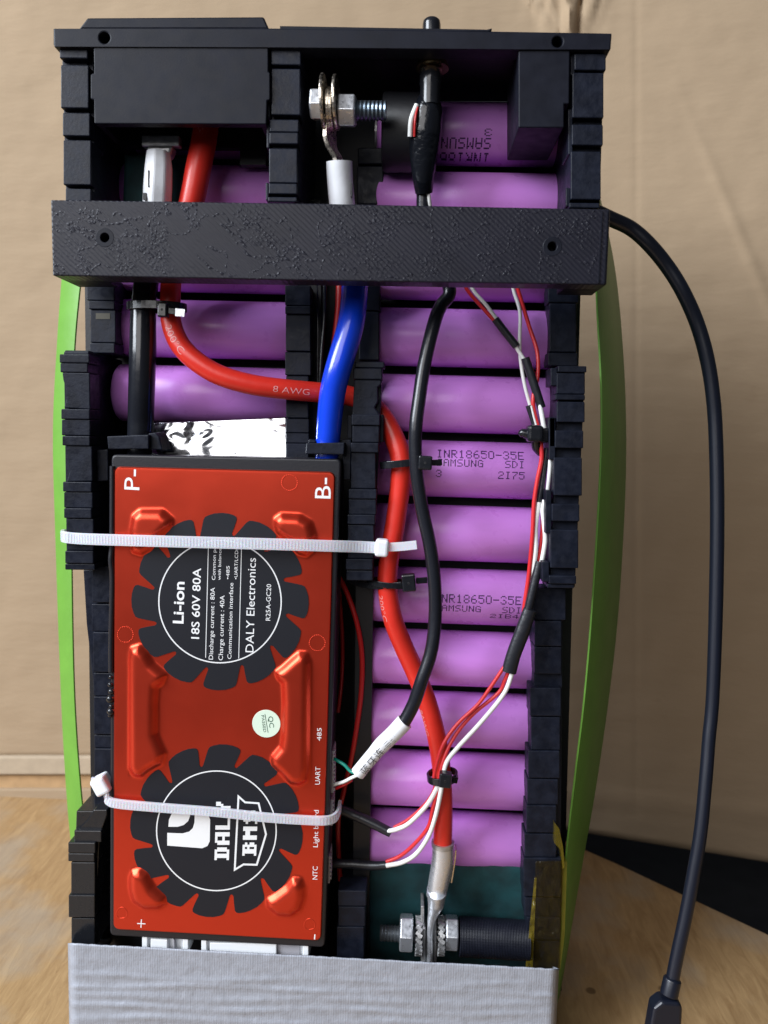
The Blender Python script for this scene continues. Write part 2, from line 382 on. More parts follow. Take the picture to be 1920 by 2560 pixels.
def ptext(s, p0, p1, hpx, Y, g=None, bold=0.0, flip=1):
    """flat lettering from pixel p0 to p1 (baseline), cap height hpx pixels"""
    g = g or Geo(); vs, fs = glyphs(s, bold)
    if not len(vs): return g
    A, B = P(*p0, Y), P(*p1, Y); u = B-A; Ln = u.length; u.normalize(); up = Vector((-u.z, 0, u.x))
    x0, x1 = vs[:, 0].min(), vs[:, 0].max(); kx = Ln/(x1-x0); ky = mm(hpx, Y)/.73
    return g.add([A+u*((x-x0)*kx)+up*(y*ky*flip) for x, y in vs], fs)
def flat(poly, Y, g=None):
    g = g or Geo(); n = len(poly); return g.add([P(x, y, Y) for x, y in poly], [tuple(range(n))])
def line(pl, wpx, Y, g=None, closed=False):
    g = g or Geo(); n = len(pl); q = [Vector((x, y)) for x, y in pl]; L_, R_ = [], []
    for i in range(n):
        a = q[(i-1) % n] if (closed or i) else q[0]; b = q[(i+1) % n] if (closed or i < n-1) else q[-1]
        t1 = (q[i]-a).normalized() if (q[i]-a).length > 1e-6 else (b-q[i]).normalized()
        t2 = (b-q[i]).normalized() if (b-q[i]).length > 1e-6 else t1
        t = (t1+t2).normalized(); nn = Vector((-t.y, t.x)); k = 1/max(.35, nn.dot(Vector((-t1.y, t1.x))))
        L_.append(q[i]+nn*wpx/2*k); R_.append(q[i]-nn*wpx/2*k)
    vs = [P(v.x, v.y, Y) for v in L_]+[P(v.x, v.y, Y) for v in R_]
    return g.add(vs, [(i, (i+1) % n, (i+1) % n+n, i+n) for i in range(n if closed else n-1)])

DOT = {'I': '.###. ..#.. ..#.. ..#.. ..#.. ..#.. .###.', 'N': '#...# ##..# ##..# #.#.# #..## #..## #...#',
 'R': '####. #...# #...# ####. #.#.. #..#. #...#', '1': '..#.. .##.. ..#.. ..#.. ..#.. ..#.. .###.',
 '8': '.###. #...# #...# .###. #...# #...# .###.', '6': '..##. .#... #.... ####. #...# #...# .###.',
 '5': '##### #.... ####. ....# ....# #...# .###.', '0': '.###. #...# #...# #...# #...# #...# .###.',
 '-': '..... ..... ..... ##### ..... ..... .....', '3': '.###. #...# ....# ..##. ....# #...# .###.',
 'E': '##### #.... #.... ####. #.... #.... #####', 'S': '.#### #.... #.... .###. ....# ....# ####.',
 'A': '.###. #...# #...# ##### #...# #...# #...#', 'M': '#...# ##.## #.#.# #.#.# #...# #...# #...#',
 'U': '#...# #...# #...# #...# #...# #...# .###.', 'G': '.###. #...# #.... #.### #...# #...# .####',
 'D': '###.. #..#. #...# #...# #...# #..#. ###..', '2': '.###. #...# ....# ..##. .#... #.... #####',
 '7': '##### ....# ...#. ..#.. .#... .#... .#...', 'B': '####. #...# #...# ####. #...# #...# ####.',
 '4': '...#. ..##. .#.#. #..#. ##### ...#. ...#.', ' ': '..... ..... ..... ..... ..... ..... .....'}
BLOCK = {'D': '#####. .##.## .##.## .##.## .##.## #####. ......', 'A': '.##### ##..## ##..## ###### ##..## ##..## ......',
 'L': '##.... ##.... ##.... ##.... ##.... ###### ......', 'Y': '##..## ##..## .####. ..##.. ..##.. ..##.. ......',
 'B': '#####. .##.## .####. .##.## .##.## #####. ......', 'M': '##..## ###### ###### ##..## ##..## ##..## ......',
 'S': '.##### ##.... .####. ...... ....## #####. ......'}
BLOCK['S'] = '.##### ##.... .####. ....## ....## #####. ......'
def bitmap(s, table, wide):
    cells = []
    for i, ch in enumerate(s):
        for r, row in enumerate(table[ch].split()):
            for c, k in enumerate(row):
                if k == '#': cells.append((i*wide+c, r))
    return cells

# ------------------------------------------------------------------ setting: table, floor, cardboard
TZ = -196.0
def on_z(px, py, z):
    r = CR*((px-960)/F) + CD*((py-1280)/F) + CF; return r*(z/r.z)
edge = [on_z(x, y, TZ) for x, y in ((1920, 2335), (1700, 2232), (1560, 2166), (1455, 2120), (1390, 2091))]
far = on_z(1250, 2032, TZ)
tp = [Vector((-900, 430, TZ)), Vector((-900, 60, TZ)), Vector((600, 60, TZ)), Vector((600, 180, TZ))]
d = (edge[0]-edge[1]).normalized(); tp += [edge[0]+d*150] + edge + [far, Vector((far.x-10, 430, TZ))]
tp[3] = Vector((max(600, tp[4].x+10), 60, TZ)); tp[2] = Vector((tp[3].x, 55, TZ))
g = Geo(); n = len(tp); lo = [v-Vector((0, 0, 22)) for v in tp]
g.add(tp+lo, [tuple(range(n)), tuple(range(2*n-1, n-1, -1))]+[(i, (i+1) % n, (i+1) % n+n, i+n) for i in range(n)])
tagd(g.build('table_top', 'wood', bevel=.8), 'worn light brown wooden table top under the battery pack', None, kind='structure')
g = Geo().add([(-3000, -2000, TZ-60), (3000, -2000, TZ-60), (3000, 3000, TZ-60), (-3000, 3000, TZ-60)], [(0, 1, 2, 3)])
tagd(g.build('floor', 'dark_floor'), 'dark plane below and behind the table edge', None, kind='structure')

WY = 398.0
box = thing('cardboard_box', 'open brown cardboard box standing behind the battery pack as a backdrop', 'box', (0, WY, TZ))
def wallY(px, py):               # the right side of the panel leans a little towards the viewer
    return WY - max(0, (px-1350))*.028
nx, ny = 380, 150; vs = []
for j in range(ny+1):
    for i in range(nx+1):
        px = -500+i*(2900/nx); t = j/ny
        yb = 1892 if px < 500 else (1892+(px-500)/900*178 if px < 1400 else 2070+(px-1400)*.160)
        py = -500 + t*(yb+500)
        Y = wallY(px, py) + 1.2*math.sin(px*.004+1)*math.sin(py*.003)
        w = math.exp(-((px-1415)/70)**2)*max(0, min(1, (150-py)/150))      # crumpled corner
        Y += -w*(3+9*abs(mnoise.noise(Vector(((px+.25*py)*.03, py*.008, 3)))))
        c = abs(px-(1452-.10*py)); Y += 5*math.exp(-(c/6)**2)*max(0, min(1, (150-py)/150))
        for q0, q1 in ((1330, .75), (1375, .4), (1418, .1)): c = abs(px-(q0+q1*py)); Y -= 2.2*math.exp(-(c/6)**2)*max(0, min(1, (110-py)/110))
        Y += .5*mnoise.fractal(Vector((px*.006, py*.012, 9)), .8, 2, 3)
        c = abs(px-(1590+.0*py)); Y += .25*math.exp(-(c/6)**2)
        c = abs(py-(880+.02*px)); Y += .5*math.exp(-(c/9)**2)*(1 if px > 1450 else .3)
        c = abs((px-1770)-.42*(py-400)); Y -= .9*math.exp(-(c/14)**2)*math.exp(-((py-620)/260)**2)
        if px > 1350: c = abs(py-(1975+.10*(px-1350))); Y -= 1.2*math.exp(-(c/14)**2)
        vs.append(P(px, py, Y))
fs = [(j*(nx+1)+i, j*(nx+1)+i+1, (j+1)*(nx+1)+i+1, (j+1)*(nx+1)+i) for j in range(ny) for i in range(nx)]
Geo().add(vs, fs).build('panel', 'card', box, smooth=True, solid=1.5)
prism([(-600, 1892), (900, 1892), (900, 1938), (-600, 1938)], WY-4, WY+1).build('folded_edge', 'card_light', box, bevel=1)
prism([(-600, 1938), (900, 1938), (900, 1973), (-600, 1973)], WY-1, WY+2).build('flap', 'card_brown', box, bevel=.4)
prism([(-600, 1973), (900, 1973), (900, 2027), (-600, 2027)], WY-3, WY+1).build('flap', 'card', box, bevel=.8)

# ------------------------------------------------------------------ battery cells
CY, CRad = 256.0, 9.1
rows = [(254+417)/2, (427+588)/2, (602+757)/2, 851, 1016, 1178, 1335, 1491, 1646, 1799, 1952, 2100]
zs = [P(1220, y, CY).z for y in rows]
kf = np.polyfit(range(len(zs)), zs, 1); rowz = [kf[0]*i+kf[1] for i in range(len(zs))]
print('cell pitch', kf[0], 'err', max(abs(a-b) for a, b in zip(zs, rowz)))
ORD = ['top', 'second', 'third', 'fourth', 'fifth', 'sixth', 'seventh', 'eighth', 'ninth', 'tenth', 'eleventh', 'twelfth']
RX0, RX1 = P(915, 1500, CY).x, P(1352, 1500, CY).x
LX0, LX1 = P(298, 900, CY).x, P(735, 900, CY).x
def cell(x0, x1, z, label, group, marks=()):
    c = Vector(((x0+x1)/2, CY, z)); t = thing('battery_cell', label, 'battery cell', c-Vector((0, 0, CRad)), group)
    L2 = (x1-x0)/2
    prof = [(-L2, CRad-1.6), (-L2+.35, CRad-.7), (-L2+1.1, CRad), (L2-1.1, CRad), (L2-.35, CRad-.7), (L2, CRad-1.6)]
    lathe(c, (1, 0, 0), prof, 64).build('wrap', 'purple', t, smooth=True)
    lathe(c-Vector((L2+.3, 0, 0)), (1, 0, 0), [(-.4, CRad-3.2), (.35, CRad-3)], 24).build('end_cap', 'dull_steel', t)
    for (s, px0, px1, pytop, hpx, rot) in marks:
        cells = bitmap(s, DOT, 6.2); g = Geo(); W = len(s)*6.2-1.2; Rr = CRad+.03
        X0, X1 = P(px0, pytop, CY-CRad).x, P(px1, pytop, CY-CRad).x
        ztop = P((px0+px1)/2, pytop, CY-CRad).z; h = mm(hpx, CY-CRad); jr = random.Random(len(s)*7+int(pytop))
        for (cx, ry) in cells:
            if jr.random() < .012: continue
            u0, u1 = (cx+.02)/W, (cx+.98)/W; v0, v1 = (ry+.06)/7, (ry+.94)/7
            if rot: u0, u1, v0, v1 = 1-u1, 1-u0, 1-v1, 1-v0
            q = []
            for u, v in ((u0, v0), (u1, v0), (u1, v1), (u0, v1)):
                dz = ztop-h*v-z; a = math.asin(max(-.97, min(.97, dz/Rr)))
                q.append(Vector((X0+(X1-X0)*u, CY-Rr*math.cos(a), z+Rr*math.sin(a))))
            g.add(q, [(0, 1, 2, 3)])
        g.build('printed_text', 'ink', t)
    return t
GR, GL = 'purple cells of the right column', 'purple cells of the left column'
marks = {0: [('INR18650', 1058, 1228, 370, 21, 1), ('SAMSUNG', 1082, 1229, 341, 21, 1), ('3', 1212, 1231, 321, 16, 1)],
         5: [('INR18650-35E', 1092, 1312, 1127, 20, 0), ('SAMSUNG   SDI', 1092, 1312, 1150, 18, 0), ('3        2I75', 1090, 1312, 1177, 19, 0)],
         7: [('INR18650-35E', 1086, 1304, 1488, 22, 0), ('SAMSUNG   SDI', 1088, 1304, 1515, 17, 0), ('2IB4', 1226, 1298, 1537, 12, 0)],
         9: [('2I78', 1190, 1272, 1727, 14, 0)]}
look = {0: 'under the top plate with upside down printing', 1: 'just above the printed crossbar', 2: 'mostly hidden below the crossbar',
        3: 'where the thin wires cross below the crossbar', 4: 'behind the black tie knot and wires', 5: 'with dark code beside a tie head',
        6: 'without print behind the white tie tail', 7: 'with code beside the thin red wire', 8: 'behind the bend of the black cable',
        9: 'crossed by three thin wires', 10: 'behind the small black tie on the red cable', 11: 'partly covered by the teal paper'}
for k in range(12):
    cell(RX0, RX1, rowz[k], f'{ORD[k]} purple cell down the right column, {look[k]}', GR, marks.get(k, ()))
lk = {0: 'deep in shadow under the socket housing', 1: 'beside the red cable above the crossbar', 2: 'a sliver in shadow under the crossbar',
      3: 'behind the bend of the thick red cable', 4: 'above the silver foil'}
for k in range(5):
    mk = [('INR18650', 470, 600, 733, 14, 0)] if k == 2 else ()
    cell(LX0, LX1, rowz[k]+.9, f'{ORD[k]} purple cell down the left column, {lk[k]}', GL, mk)

# ------------------------------------------------------------------ holders
def spacer(label, blocks, Yf, Yb, tabs=(), base=None, m_='black', slope=.012, name='cell_spacer', smear=()):
    xs = [b[0] for b in blocks]+[b[1] for b in blocks]; ys = [b[2] for b in blocks]+[b[3] for b in blocks]
    c = P(sum(xs)/len(xs), max(ys), (Yf+Yb)/2); t = thing(name, label, 'cell spacer', c, 'black plastic cell spacers')
    if base is None:
        tx0, tx1 = np.mean([b[0] for b in blocks[:2]])+4, np.mean([b[1] for b in blocks[:2]])-1
        bx0, bx1 = np.mean([b[0] for b in blocks[-2:]])+4, np.mean([b[1] for b in blocks[-2:]])-1
        base = [(tx0, min(ys)+3), (tx1, min(ys)+3), (bx1, max(ys)-2), (bx0, max(ys)-2)]
    prism(base, Yf+2.6, Yb).build('web', m_, t, bevel=.3)
    for i, b in enumerate(blocks):
        dy = b[4] if len(b) > 4 else (0, .55, .15, .7)[i % 4]
        poly = rect(b[0], b[1], b[2], b[3], slope)
        if len(b) > 5: poly = b[5]
        g = prism(poly, Yf+dy, Yf+8)
        g.build('rib', m_, t, bevel=.28)
    for b in tabs:
        prism(rect(*b[:4], slope), Yf+(b[4] if len(b) > 4 else 1.2), Yf+10).build('tab', m_, t, bevel=.25)
    for b in smear:
        flat(rect(*b[:4]), Yf-.06 if len(b) < 5 else b[4]).build('yellow_mark', 'smear', t)
    return t
YF, YB = 232, 262
YU_ = 222.4
B = lambda z, l: [z.box(*b[:4]) + tuple(b[4:]) for b in l]
spacer('black notched spacer strip at the upper left beside the socket housing',
       B(zA, [(115, 282, 290, 345), (122, 288, 385, 640, .1), (133, 295, 668, 805), (137, 302, 830, 1095, .1), (150, 302, 1118, 1192)]), YU_, YB,
       B(zA, [(286, 318, 285, 430, 3), (296, 322, 590, 870, 3), (303, 325, 1060, 1190, 3)]))
spacer('black notched spacer strip in the middle above the crossbar',
       [(678, 752, 122, 162)]+B(zI, [(740, 1040, -36, 445, .1), (722, 1022, 492, 622, .1), (718, 1018, 624, 745, .3), (715, 1010, 792, 1150, .1), (712, 1006, 1152, 1265, .35), (705, 1003, 1295, 1345, 0)]), YU_, YB,
       B(zI, [(706, 728, -250, -20, 1), (700, 726, 330, 480, 1), (690, 722, 545, 790, 1), (680, 712, 1145, 1330, 1)]))
spacer('black notched spacer strip at the upper right edge',
       B(zB, [(1420, 1572, 258, 338), (1410, 1561, 350, 568, .1), (1407, 1558, 600, 700), (1402, 1548, 730, 962, .1), (1395, 1541, 978, 1002)]), YU_, YB,
       B(zB, [(1402, 1424, 258, 365, 1), (1390, 1412, 525, 745, 1), (1378, 1400, 905, 995, 1)]))
bite1 = zM((90, 325), (335, 330), (340, 655), (105, 640), (128, 560), (122, 470), (98, 390))
bite2 = zM((115, 980), (355, 985), (360, 1295), (130, 1300), (155, 1215), (140, 1100))
spacer('black ribbed spacer strip with bitten edge left of the red controller',
       B(zM, [(112, 330, 128, 163, 4), (65, 332, 163, 240, 0), (72, 318, 242, 325, .3)]) + [(*zM.box(90, 340, 325, 655), .5, bite1)] +
       B(zM, [(80, 335, 652, 742, 0), (85, 340, 746, 888, .5), (90, 337, 892, 978, 0)]) + [(*zM.box(115, 355, 980, 1300), .6, bite2)] +
       B(zM, [(95, 352, 1302, 1390, 0), (105, 362, 1394, 1534, .5), (105, 352, 1537, 1626, 0), (130, 370, 1630, 1915, .6), (115, 368, 1918, 2030, 0), (115, 382, 2033, 2088, .6)]), YF, YB,
       smear=())
biteM = zL((1132, 1150), (1440, 1150), (1442, 1200), (1400, 1235), (1405, 1400), (1365, 1470), (1430, 1560), (1110, 1560))
spacer('black ribbed spacer strip between the red controller and the curved red cable',
       B(zL, [(1135, 1478, 940, 1012, .6), (1120, 1452, 1016, 1145, 0)]) + [(*zL.box(1110, 1440, 1150, 1560), .6, biteM)] +
       B(zJ, [(825, 1117, 150, 262, 0), (832, 1112, 268, 440, .6), (815, 1105, 444, 545, 0), (820, 1075, 550, 920, .6), (795, 1085, 925, 1025, 0), (795, 1080, 1030, 1188, .5), (783, 1070, 1190, 1290, 0), (785, 1056, 1296, 1645, .6), (765, 1046, 1650, 1762, 0), (770, 1046, 1768, 1872, .6)]), YF, 238,
       B(zJ, [(783, 830, 160, 400, 2.5), (1080, 1158, 150, 440, 3)]))
spacer('black ribbed spacer strip at the right edge beside the wire bundle',
       B(zD, [(1325, 1470, 920, 952, 0), (1318, 1462, 956, 1062, .5), (1312, 1462, 1064, 1092, 0)]) +
       B(zK, [(495, 806, 20, 245, .3), (475, 790, 338, 532, .1), (462, 775, 638, 1058, .4), (440, 747, 1152, 1342, .1), (425, 735, 1438, 1862, .4), (410, 712, 1945, 2036, 0), (392, 690, 2040, 2082, .8)]), YF, YB,
       B(zK, [(410, 482, 190, 660, 1), (372, 437, 1000, 1478, 1), (335, 412, 1790, 2012, 1)]) + B(zD, [(1288, 1322, 930, 1020, 1), (1280, 1312, 1180, 1330, 1)]))
spacer('black recessed spacer strip with yellow marks below the crossbar at the left',
       B(zC, [(276, 442, 560, 690, .6), (287, 442, 692, 742, 0), (298, 448, 746, 940, .5), (294, 442, 943, 1002, 0)]), 242, 264,
       smear=[(*zC.box(330, 415, 765, 800), 242.4)])
spacer('black recessed spacer strip below the crossbar left of the blue cable',
       B(zL, [(335, 628, 60, 295, .5), (335, 628, 300, 392, 0), (342, 628, 397, 820, .5), (335, 632, 830, 1098, .1), (345, 605, 1105, 1590, .6), (343, 612, 1600, 1760, .2), (345, 612, 1765, 1880, .5), (348, 605, 1884, 2090, .1)]), 243, 264)
spacer('black recessed spacer strip between the blue cable and the right cells',
       B(zD, [(322, 425, 500, 640, .8), (318, 420, 645, 890, .4)]), 244, 264)
spacer('black smooth spacer strip below the crossbar at the right',
       B(zD, [(1275, 1430, 505, 600, .6), (1282, 1418, 604, 850, .5), (1275, 1424, 853, 920, 0)]), 243, 264)
spacer('black recessed spacer strip showing left of the red controller',
       [(*zN.box(82, 215, 905, 1150), 0), (*zN.box(78, 215, 1160, 1345), .5), (*zN.box(88, 215, 1350, 1620), 0), (*zN.box(90, 215, 1625, 1780), .4),
        (*zN.box(92, 215, 1785, 2040), 0), (*zN.box(95, 215, 2045, 2130), .5), (*zN.box(95, 215, 2135, 2330), .1), (*zN.box(96, 215, 2335, 2520), .5)], 240, 264)
bl = [(740, 520), (845, 520), (845, 560), (800, 690), (595, 690), (690, 600)]
spacer('black stepped spacer block at the lower left above the silver tape',
       [(*zO.box(595, 800, 520, 690), 2.0, zO(*bl)), (*zO.box(585, 800, 685, 775), .8), (*zO.box(537, 752, 780, 862), 0), (*zO.box(537, 745, 865, 930), .25), (*zO.box(560, 750, 935, 1190), .6),
        (*zO.box(540, 748, 1195, 1372), 0), (*zO.box(562, 748, 1376, 1620), .5)], YF+1, YB, m_='gloss_black')
spacer('black square spacer block at the bottom middle above the silver tape',
       B(zH, [(138, 288, 1078, 1160, 0), (140, 282, 1163, 1268, .5), (132, 276, 1271, 1450, .2)]), YF+2, YB)
spacer('black smooth spacer side along the lower right cells',
       B(zF, [(1180, 1370, 945, 1130, .4), (1190, 1345, 1135, 1280, 0), (1190, 1345, 1285, 1440, .5)]) + B(zH, [(1160, 1325, 0, 150, 0), (1165, 1320, 155, 330, .4), (1150, 1318, 335, 480, 0), (1145, 1310, 485, 620, .4), (1140, 1300, 625, 770, 0),
             (1130, 1300, 775, 900, .5), (1125, 1325, 905, 1110, 0), (1130, 1322, 1115, 1215, .5), (1145, 1322, 1220, 1340, 0), (1145, 1318, 1345, 1500, .5)]), 240, 264)
# the dark shell the spacers are fixed to
sh = thing('pack_frame', 'black inner frame wall seen in the gaps behind cells and cables', 'battery frame', P(760, 2560, 268))
sg = prism([(214, 110), (1468, 118), (1404, 2480), (230, 2440)], 267, 300); sg.build('back_wall', 'wall_black', sh)
prism([(205, 130), (232, 130), (252, 2400), (232, 2400)], 258, 290).build('side_wall', 'wall_black', sh)
prism([(1415, 110), (1440, 110), (1352, 2440), (1330, 2440)], 254, 290).build('side_wall', 'wall_black', sh)
prism([(770, 500), (800, 500), (820, 2440), (790, 2440)], 252, 270).build('divider', 'wall_black', sh)
prism([(895, 915), (940, 915), (920, 2440), (880, 2440)], 245.5, 270).build('divider', 'wall_black', sh)
prism([(208, 1425), (236, 1425), (240, 1760), (232, 1700), (216, 1560)], 246, 258).build('torn_edge', 'black', sh, bevel=.3)
# round cups holding the cell ends
def cups(px0, px1, zz, label):
    x0, x1 = P(px0, 1000, CY).x, P(px1, 1000, CY).x
    t = thing('end_cup_row', label, 'cell holder', ((x0+x1)/2, CY, min(zz)-11))
    for z in zz:
        c = Vector(((x0+x1)/2, CY, z)); h = (x1-x0)/2
        lathe(c, (1, 0, 0), [(-h, 9.4), (-h+.6, 10.0), (h-.5, 10.0), (h, 9.6), (h, 9.25), (-h, 9.0)], 48).build('end_cup', 'gloss_black', t, smooth=True)
cups(256, 290, [z+.9 for z in rowz[:5]], 'column of glossy black round cups at the upper left cell ends')
cups(258, 290, [z+.9 for z in rowz[5:]], 'column of black round cups beside the lower left edge of the controller')
cups(1372, 1402, [z for z in rowz[:11]], 'column of black round cups at the right cell ends')

# ------------------------------------------------------------------ printed top plate
tpl = thing('top_bracket', 'black printed top bracket with socket housing and a hole near each end', 'bracket', P(830, 320, 236))
def holed(poly, holes, Y0, Y1, name, m_, parent, bevel=.35, deep=11):
    o = prism(poly, Y0, Y1).build(name, m_, parent)
    cut = []
    for hx, hy, r in holes:
        c = P(hx, hy, Y0); gg = lathe(Vector((c.x, Y0-3, c.z)), (0, 1, 0), [(0, mm(r, Y0)), (3+deep, mm(r, Y0))], 28)
        k = gg.build('drill', m_, parent); cut.append(k)
    bm = bmesh.new()
    for k in cut:
        md = o.modifiers.new('hole', 'BOOLEAN'); md.operation = 'DIFFERENCE'; md.object = k; md.solver = 'EXACT'
    bpy.context.view_layer.update()
    me = bpy.data.meshes.new_from_object(o.evaluated_get(bpy.context.evaluated_depsgraph_get()))
    o.modifiers.clear(); o.data = me
    for k in cut: bpy.data.objects.remove(k)
    b = o.modifiers.new('bevel', 'BEVEL'); b.width = bevel*S; b.segments = 2; b.limit_method = 'ANGLE'
    return o
holed([(133, 71), (660, 70), (1000, 74), (1530, 83), (1527, 124), (1300, 124), (700, 119), (134, 117)], [(261, 94, 13.5), (1394, 104, 12.5)], 221, 227, 'plate', 'print', tpl, deep=5)
prism([(134, 72), (660, 71), (1000, 75), (1529, 84), (1526, 119), (134, 112)], 227, 262).build('shade_roof', 'wall_black', tpl)  # added darker underside, stands in for the shade beneath the plate
hs = zA((318, 282), (1352, 285), (1352, 425), (1362, 430), (1362, 590), (1345, 595), (1340, 735), (322, 732), (320, 590), (300, 585), (300, 440), (320, 432))
prism([(hs[0][0], 112)] + [(hs[1][0], 116)] + hs[2:], 221.4, 224.2).build('socket_housing', 'print', tpl, bevel=.25)
prism([(236, 118), (250, 118), (250, 306), (236, 306)], 224.2, 256).build('housing_side', 'wall_black', tpl)
prism([(648, 118), (660, 118), (660, 306), (648, 306)], 224.2, 256).build('housing_side', 'wall_black', tpl)
prism([(236, 250), (664, 250), (664, 412), (600, 412), (600, 370), (236, 366)], 243.5, 246).build('shade_panel', 'wall_black', tpl)  # added black panel imitating the dark inside the housing, hides the top cell
prism(zB((1150, 236), (1398, 236), (1395, 500), (1370, 500), (1370, 615), (1150, 615)), 221.6, 247).build('right_block', 'print', tpl, bevel=.3)
prism(zA((226, 172), (280, 103), (1325, 97), (1357, 172)), 226, 258).build('socket_rim', 'print', tpl, bevel=.5)
prism([(700, 74), (1222, 78), (1230, 71), (1218, 74), (700, 65)], 224, 250).build('lip', 'print', tpl)
prism([(1450, 120), (1524, 121), (1512, 138), (1502, 158), (1450, 158)], 225, 250).build('corner_gusset', 'print', tpl, bevel=.2)
prism([(136, 116), (175, 116), (172, 130), (145, 122)], 224, 250).build('corner_gusset', 'print', tpl, bevel=.2)

# crossbar
cb = thing('crossbar', 'wide black printed crossbar with diagonal print lines and a screw hole at each end', 'bracket', P(820, 710, 228))
holed([(126, 499), (820, 509), (1526, 523), (1517, 712), (820, 702), (131, 689)], [(262, 594, 11), (1381, 616, 11)], 214, 221, 'face', 'bar', cb, bevel=.4, deep=5)
for poly in ([(127, 501), (240, 503), (240, 689), (132, 689)], [(1420, 523), (1525, 524), (1516, 711), (1420, 709)]):
    a = [P(x, y, 214) for x, y in poly]
    prism(poly, 220.9, 238).build('end_block', 'print', cb, bevel=.3)
prism([(235, 640), (1425, 652), (1425, 706), (235, 690)], 220.9, 230).build('lower_rib', 'print', cb)
for x in (1504, 1518):
    prism([(x, 528), (x+3, 528), (x-6, 708), (x-9, 708)], 213.75, 214.3).build('ridge', 'print', cb)
g = Geo()
for cx, cy in ((262, 594), (1381, 616)):
    c = P(cx, cy, 214); lathe(Vector((c.x, 213.93, c.z)), (0, 1, 0), [(0, mm(24, 214)), (.08, mm(24.5, 214))], 40, g)
# ring relief around the holes (annulus)
g = Geo()
for cx, cy in ((262, 594), (1381, 616)):
    c = P(cx, cy, 214); vs = []
    for r, y in ((12.5, 213.93), (22, 213.93), (23, 214.0), (11.6, 214.0)):
        for k in range(40): w = k*math.pi/20; vs.append(Vector((c.x+mm(r, 214)*math.cos(w), y, c.z+mm(r, 214)*math.sin(w))))
    g.add(vs, [(a*40+k, a*40+(k+1) % 40, b*40+(k+1) % 40, b*40+k) for a, b in ((0, 1), (1, 2), (3, 0)) for k in range(40)])
k = g.build('hole_rim', 'print', cb); k['kind'] = 'stuff'

# ------------------------------------------------------------------ red controller
YC = 229.0
con = thing('battery_controller', 'red metal battery management unit with two black fan shaped decals', 'controller', P(540, 2360, 238))
def rounded(poly, r, n=5):
    out = []; q = [Vector(p) for p in poly]; N_ = len(q)
    for i in range(N_):
        a, b, c = q[i-1], q[i], q[(i+1) % N_]; u = (a-b).normalized(); v = (c-b).normalized()
        for k in range(n+1):
            t = k/n; p = (b+u*r)*(1-t)**2 + 2*b*t*(1-t) + (b+v*r)*t*t; out.append((p.x, p.y))
    return out
prism(rounded([(278, 1136), (853, 1148), (812, 2370), (274, 2340)], 14), YC+.7, YC+15).build('case', 'case_black', con, bevel=.6, seg=3)
# silicone bead along the left edge
tube(pts3([(281, 1165, YC+.6), (280, 1350, YC+.6), (277, 1400, YC+.4), (281, 1450, YC+.5), (278, 1600, YC+.6), (278, 1680, YC+.5)]), .8, 10).build('sealant_bead', 'case_black', con, smooth=True)
g = Geo()
for k, (yy, q) in enumerate(((1693, .6), (1712, .8), (1729, 1.0), (1748, 1.25), (1766, .7), (1779, 1.2), (1788, .7))):
    c = P(277+random.uniform(-2, 3), yy, YC+.5); bmv = lathe(c, (0, 1, 0), [(-.7*q, .2*q), (-.6*q, .6*q), (-.2, .95*q), (.5, 1.05*q)], 14, g)
g.build('sealant_blobs', 'gloss_black', con, smooth=True)

EMB = [zE((442, 560), (455, 490), (490, 460), (610, 460), (662, 505), (655, 545), (600, 600), (545, 670), (500, 695), (450, 680)),
       zE((1208, 548), (1208, 505), (1240, 482), (1340, 487), (1398, 520), (1420, 590), (1410, 670), (1375, 702), (1330, 690), (1270, 620), (1215, 575)),
       zE((435, 1240), (445, 1190), (490, 1176), (530, 1215), (560, 1270), (630, 1330), (610, 1375), (585, 1395), (580, 1480)) +
       zG((580, 240), (598, 285), (625, 345), (605, 400), (545, 432), (500, 468), (460, 463), (435, 425)),
       zE((1392, 1260), (1375, 1218), (1335, 1215), (1305, 1240), (1250, 1290), (1212, 1318), (1222, 1350), (1248, 1375), (1252, 1480)) +
       zG((1248, 240), (1240, 305), (1190, 365), (1192, 405), (1235, 445), (1290, 503), (1335, 512), (1375, 490), (1388, 430)),
       zG((435, 1010), (448, 970), (490, 960), (528, 985), (560, 1050), (622, 1108), (628, 1140), (590, 1167), (510, 1167), (455, 1130), (437, 1070)),
       zG((1362, 1060), (1345, 1015), (1305, 1008), (1270, 1050), (1210, 1095), (1165, 1120), (1168, 1160), (1220, 1203), (1290, 1208), (1342, 1172), (1362, 1110))]
def sdf(X, Yp, poly):           # signed distance in pixels, positive inside
    d2 = np.full(X.shape, 1e9); inside = np.zeros(X.shape, bool); n = len(poly)
    for i in range(n):
        ax, ay = poly[i]; bx, by = poly[(i+1) % n]; ex, ey = bx-ax, by-ay
        t = np.clip(((X-ax)*ex+(Yp-ay)*ey)/(ex*ex+ey*ey), 0, 1)
        d2 = np.minimum(d2, (X-ax-t*ex)**2+(Yp-ay-t*ey)**2)
        c = ((ay > Yp) != (by > Yp)) & (X < (bx-ax)*(Yp-ay)/(by-ay+1e-12)+ax); inside ^= c
    return np.sqrt(d2)*np.where(inside, 1, -1)
def board_xy(u, v):             # bilinear patch of the red cover, pixels
    tl, tr, br, bl_ = (285, 1166), (838, 1180), (803, 2354), (282, 2325)
    return ((tl[0]*(1-u)+tr[0]*u)*(1-v)+(bl_[0]*(1-u)+br[0]*u)*v, (tl[1]*(1-u)+tr[1]*u)*(1-v)+(bl_[1]*(1-u)+br[1]*u)*v)
nu, nv = 190, 400
U, V_ = np.meshgrid(np.linspace(0, 1, nu+1), np.linspace(0, 1, nv+1))
BX, BY = board_xy(U, V_)
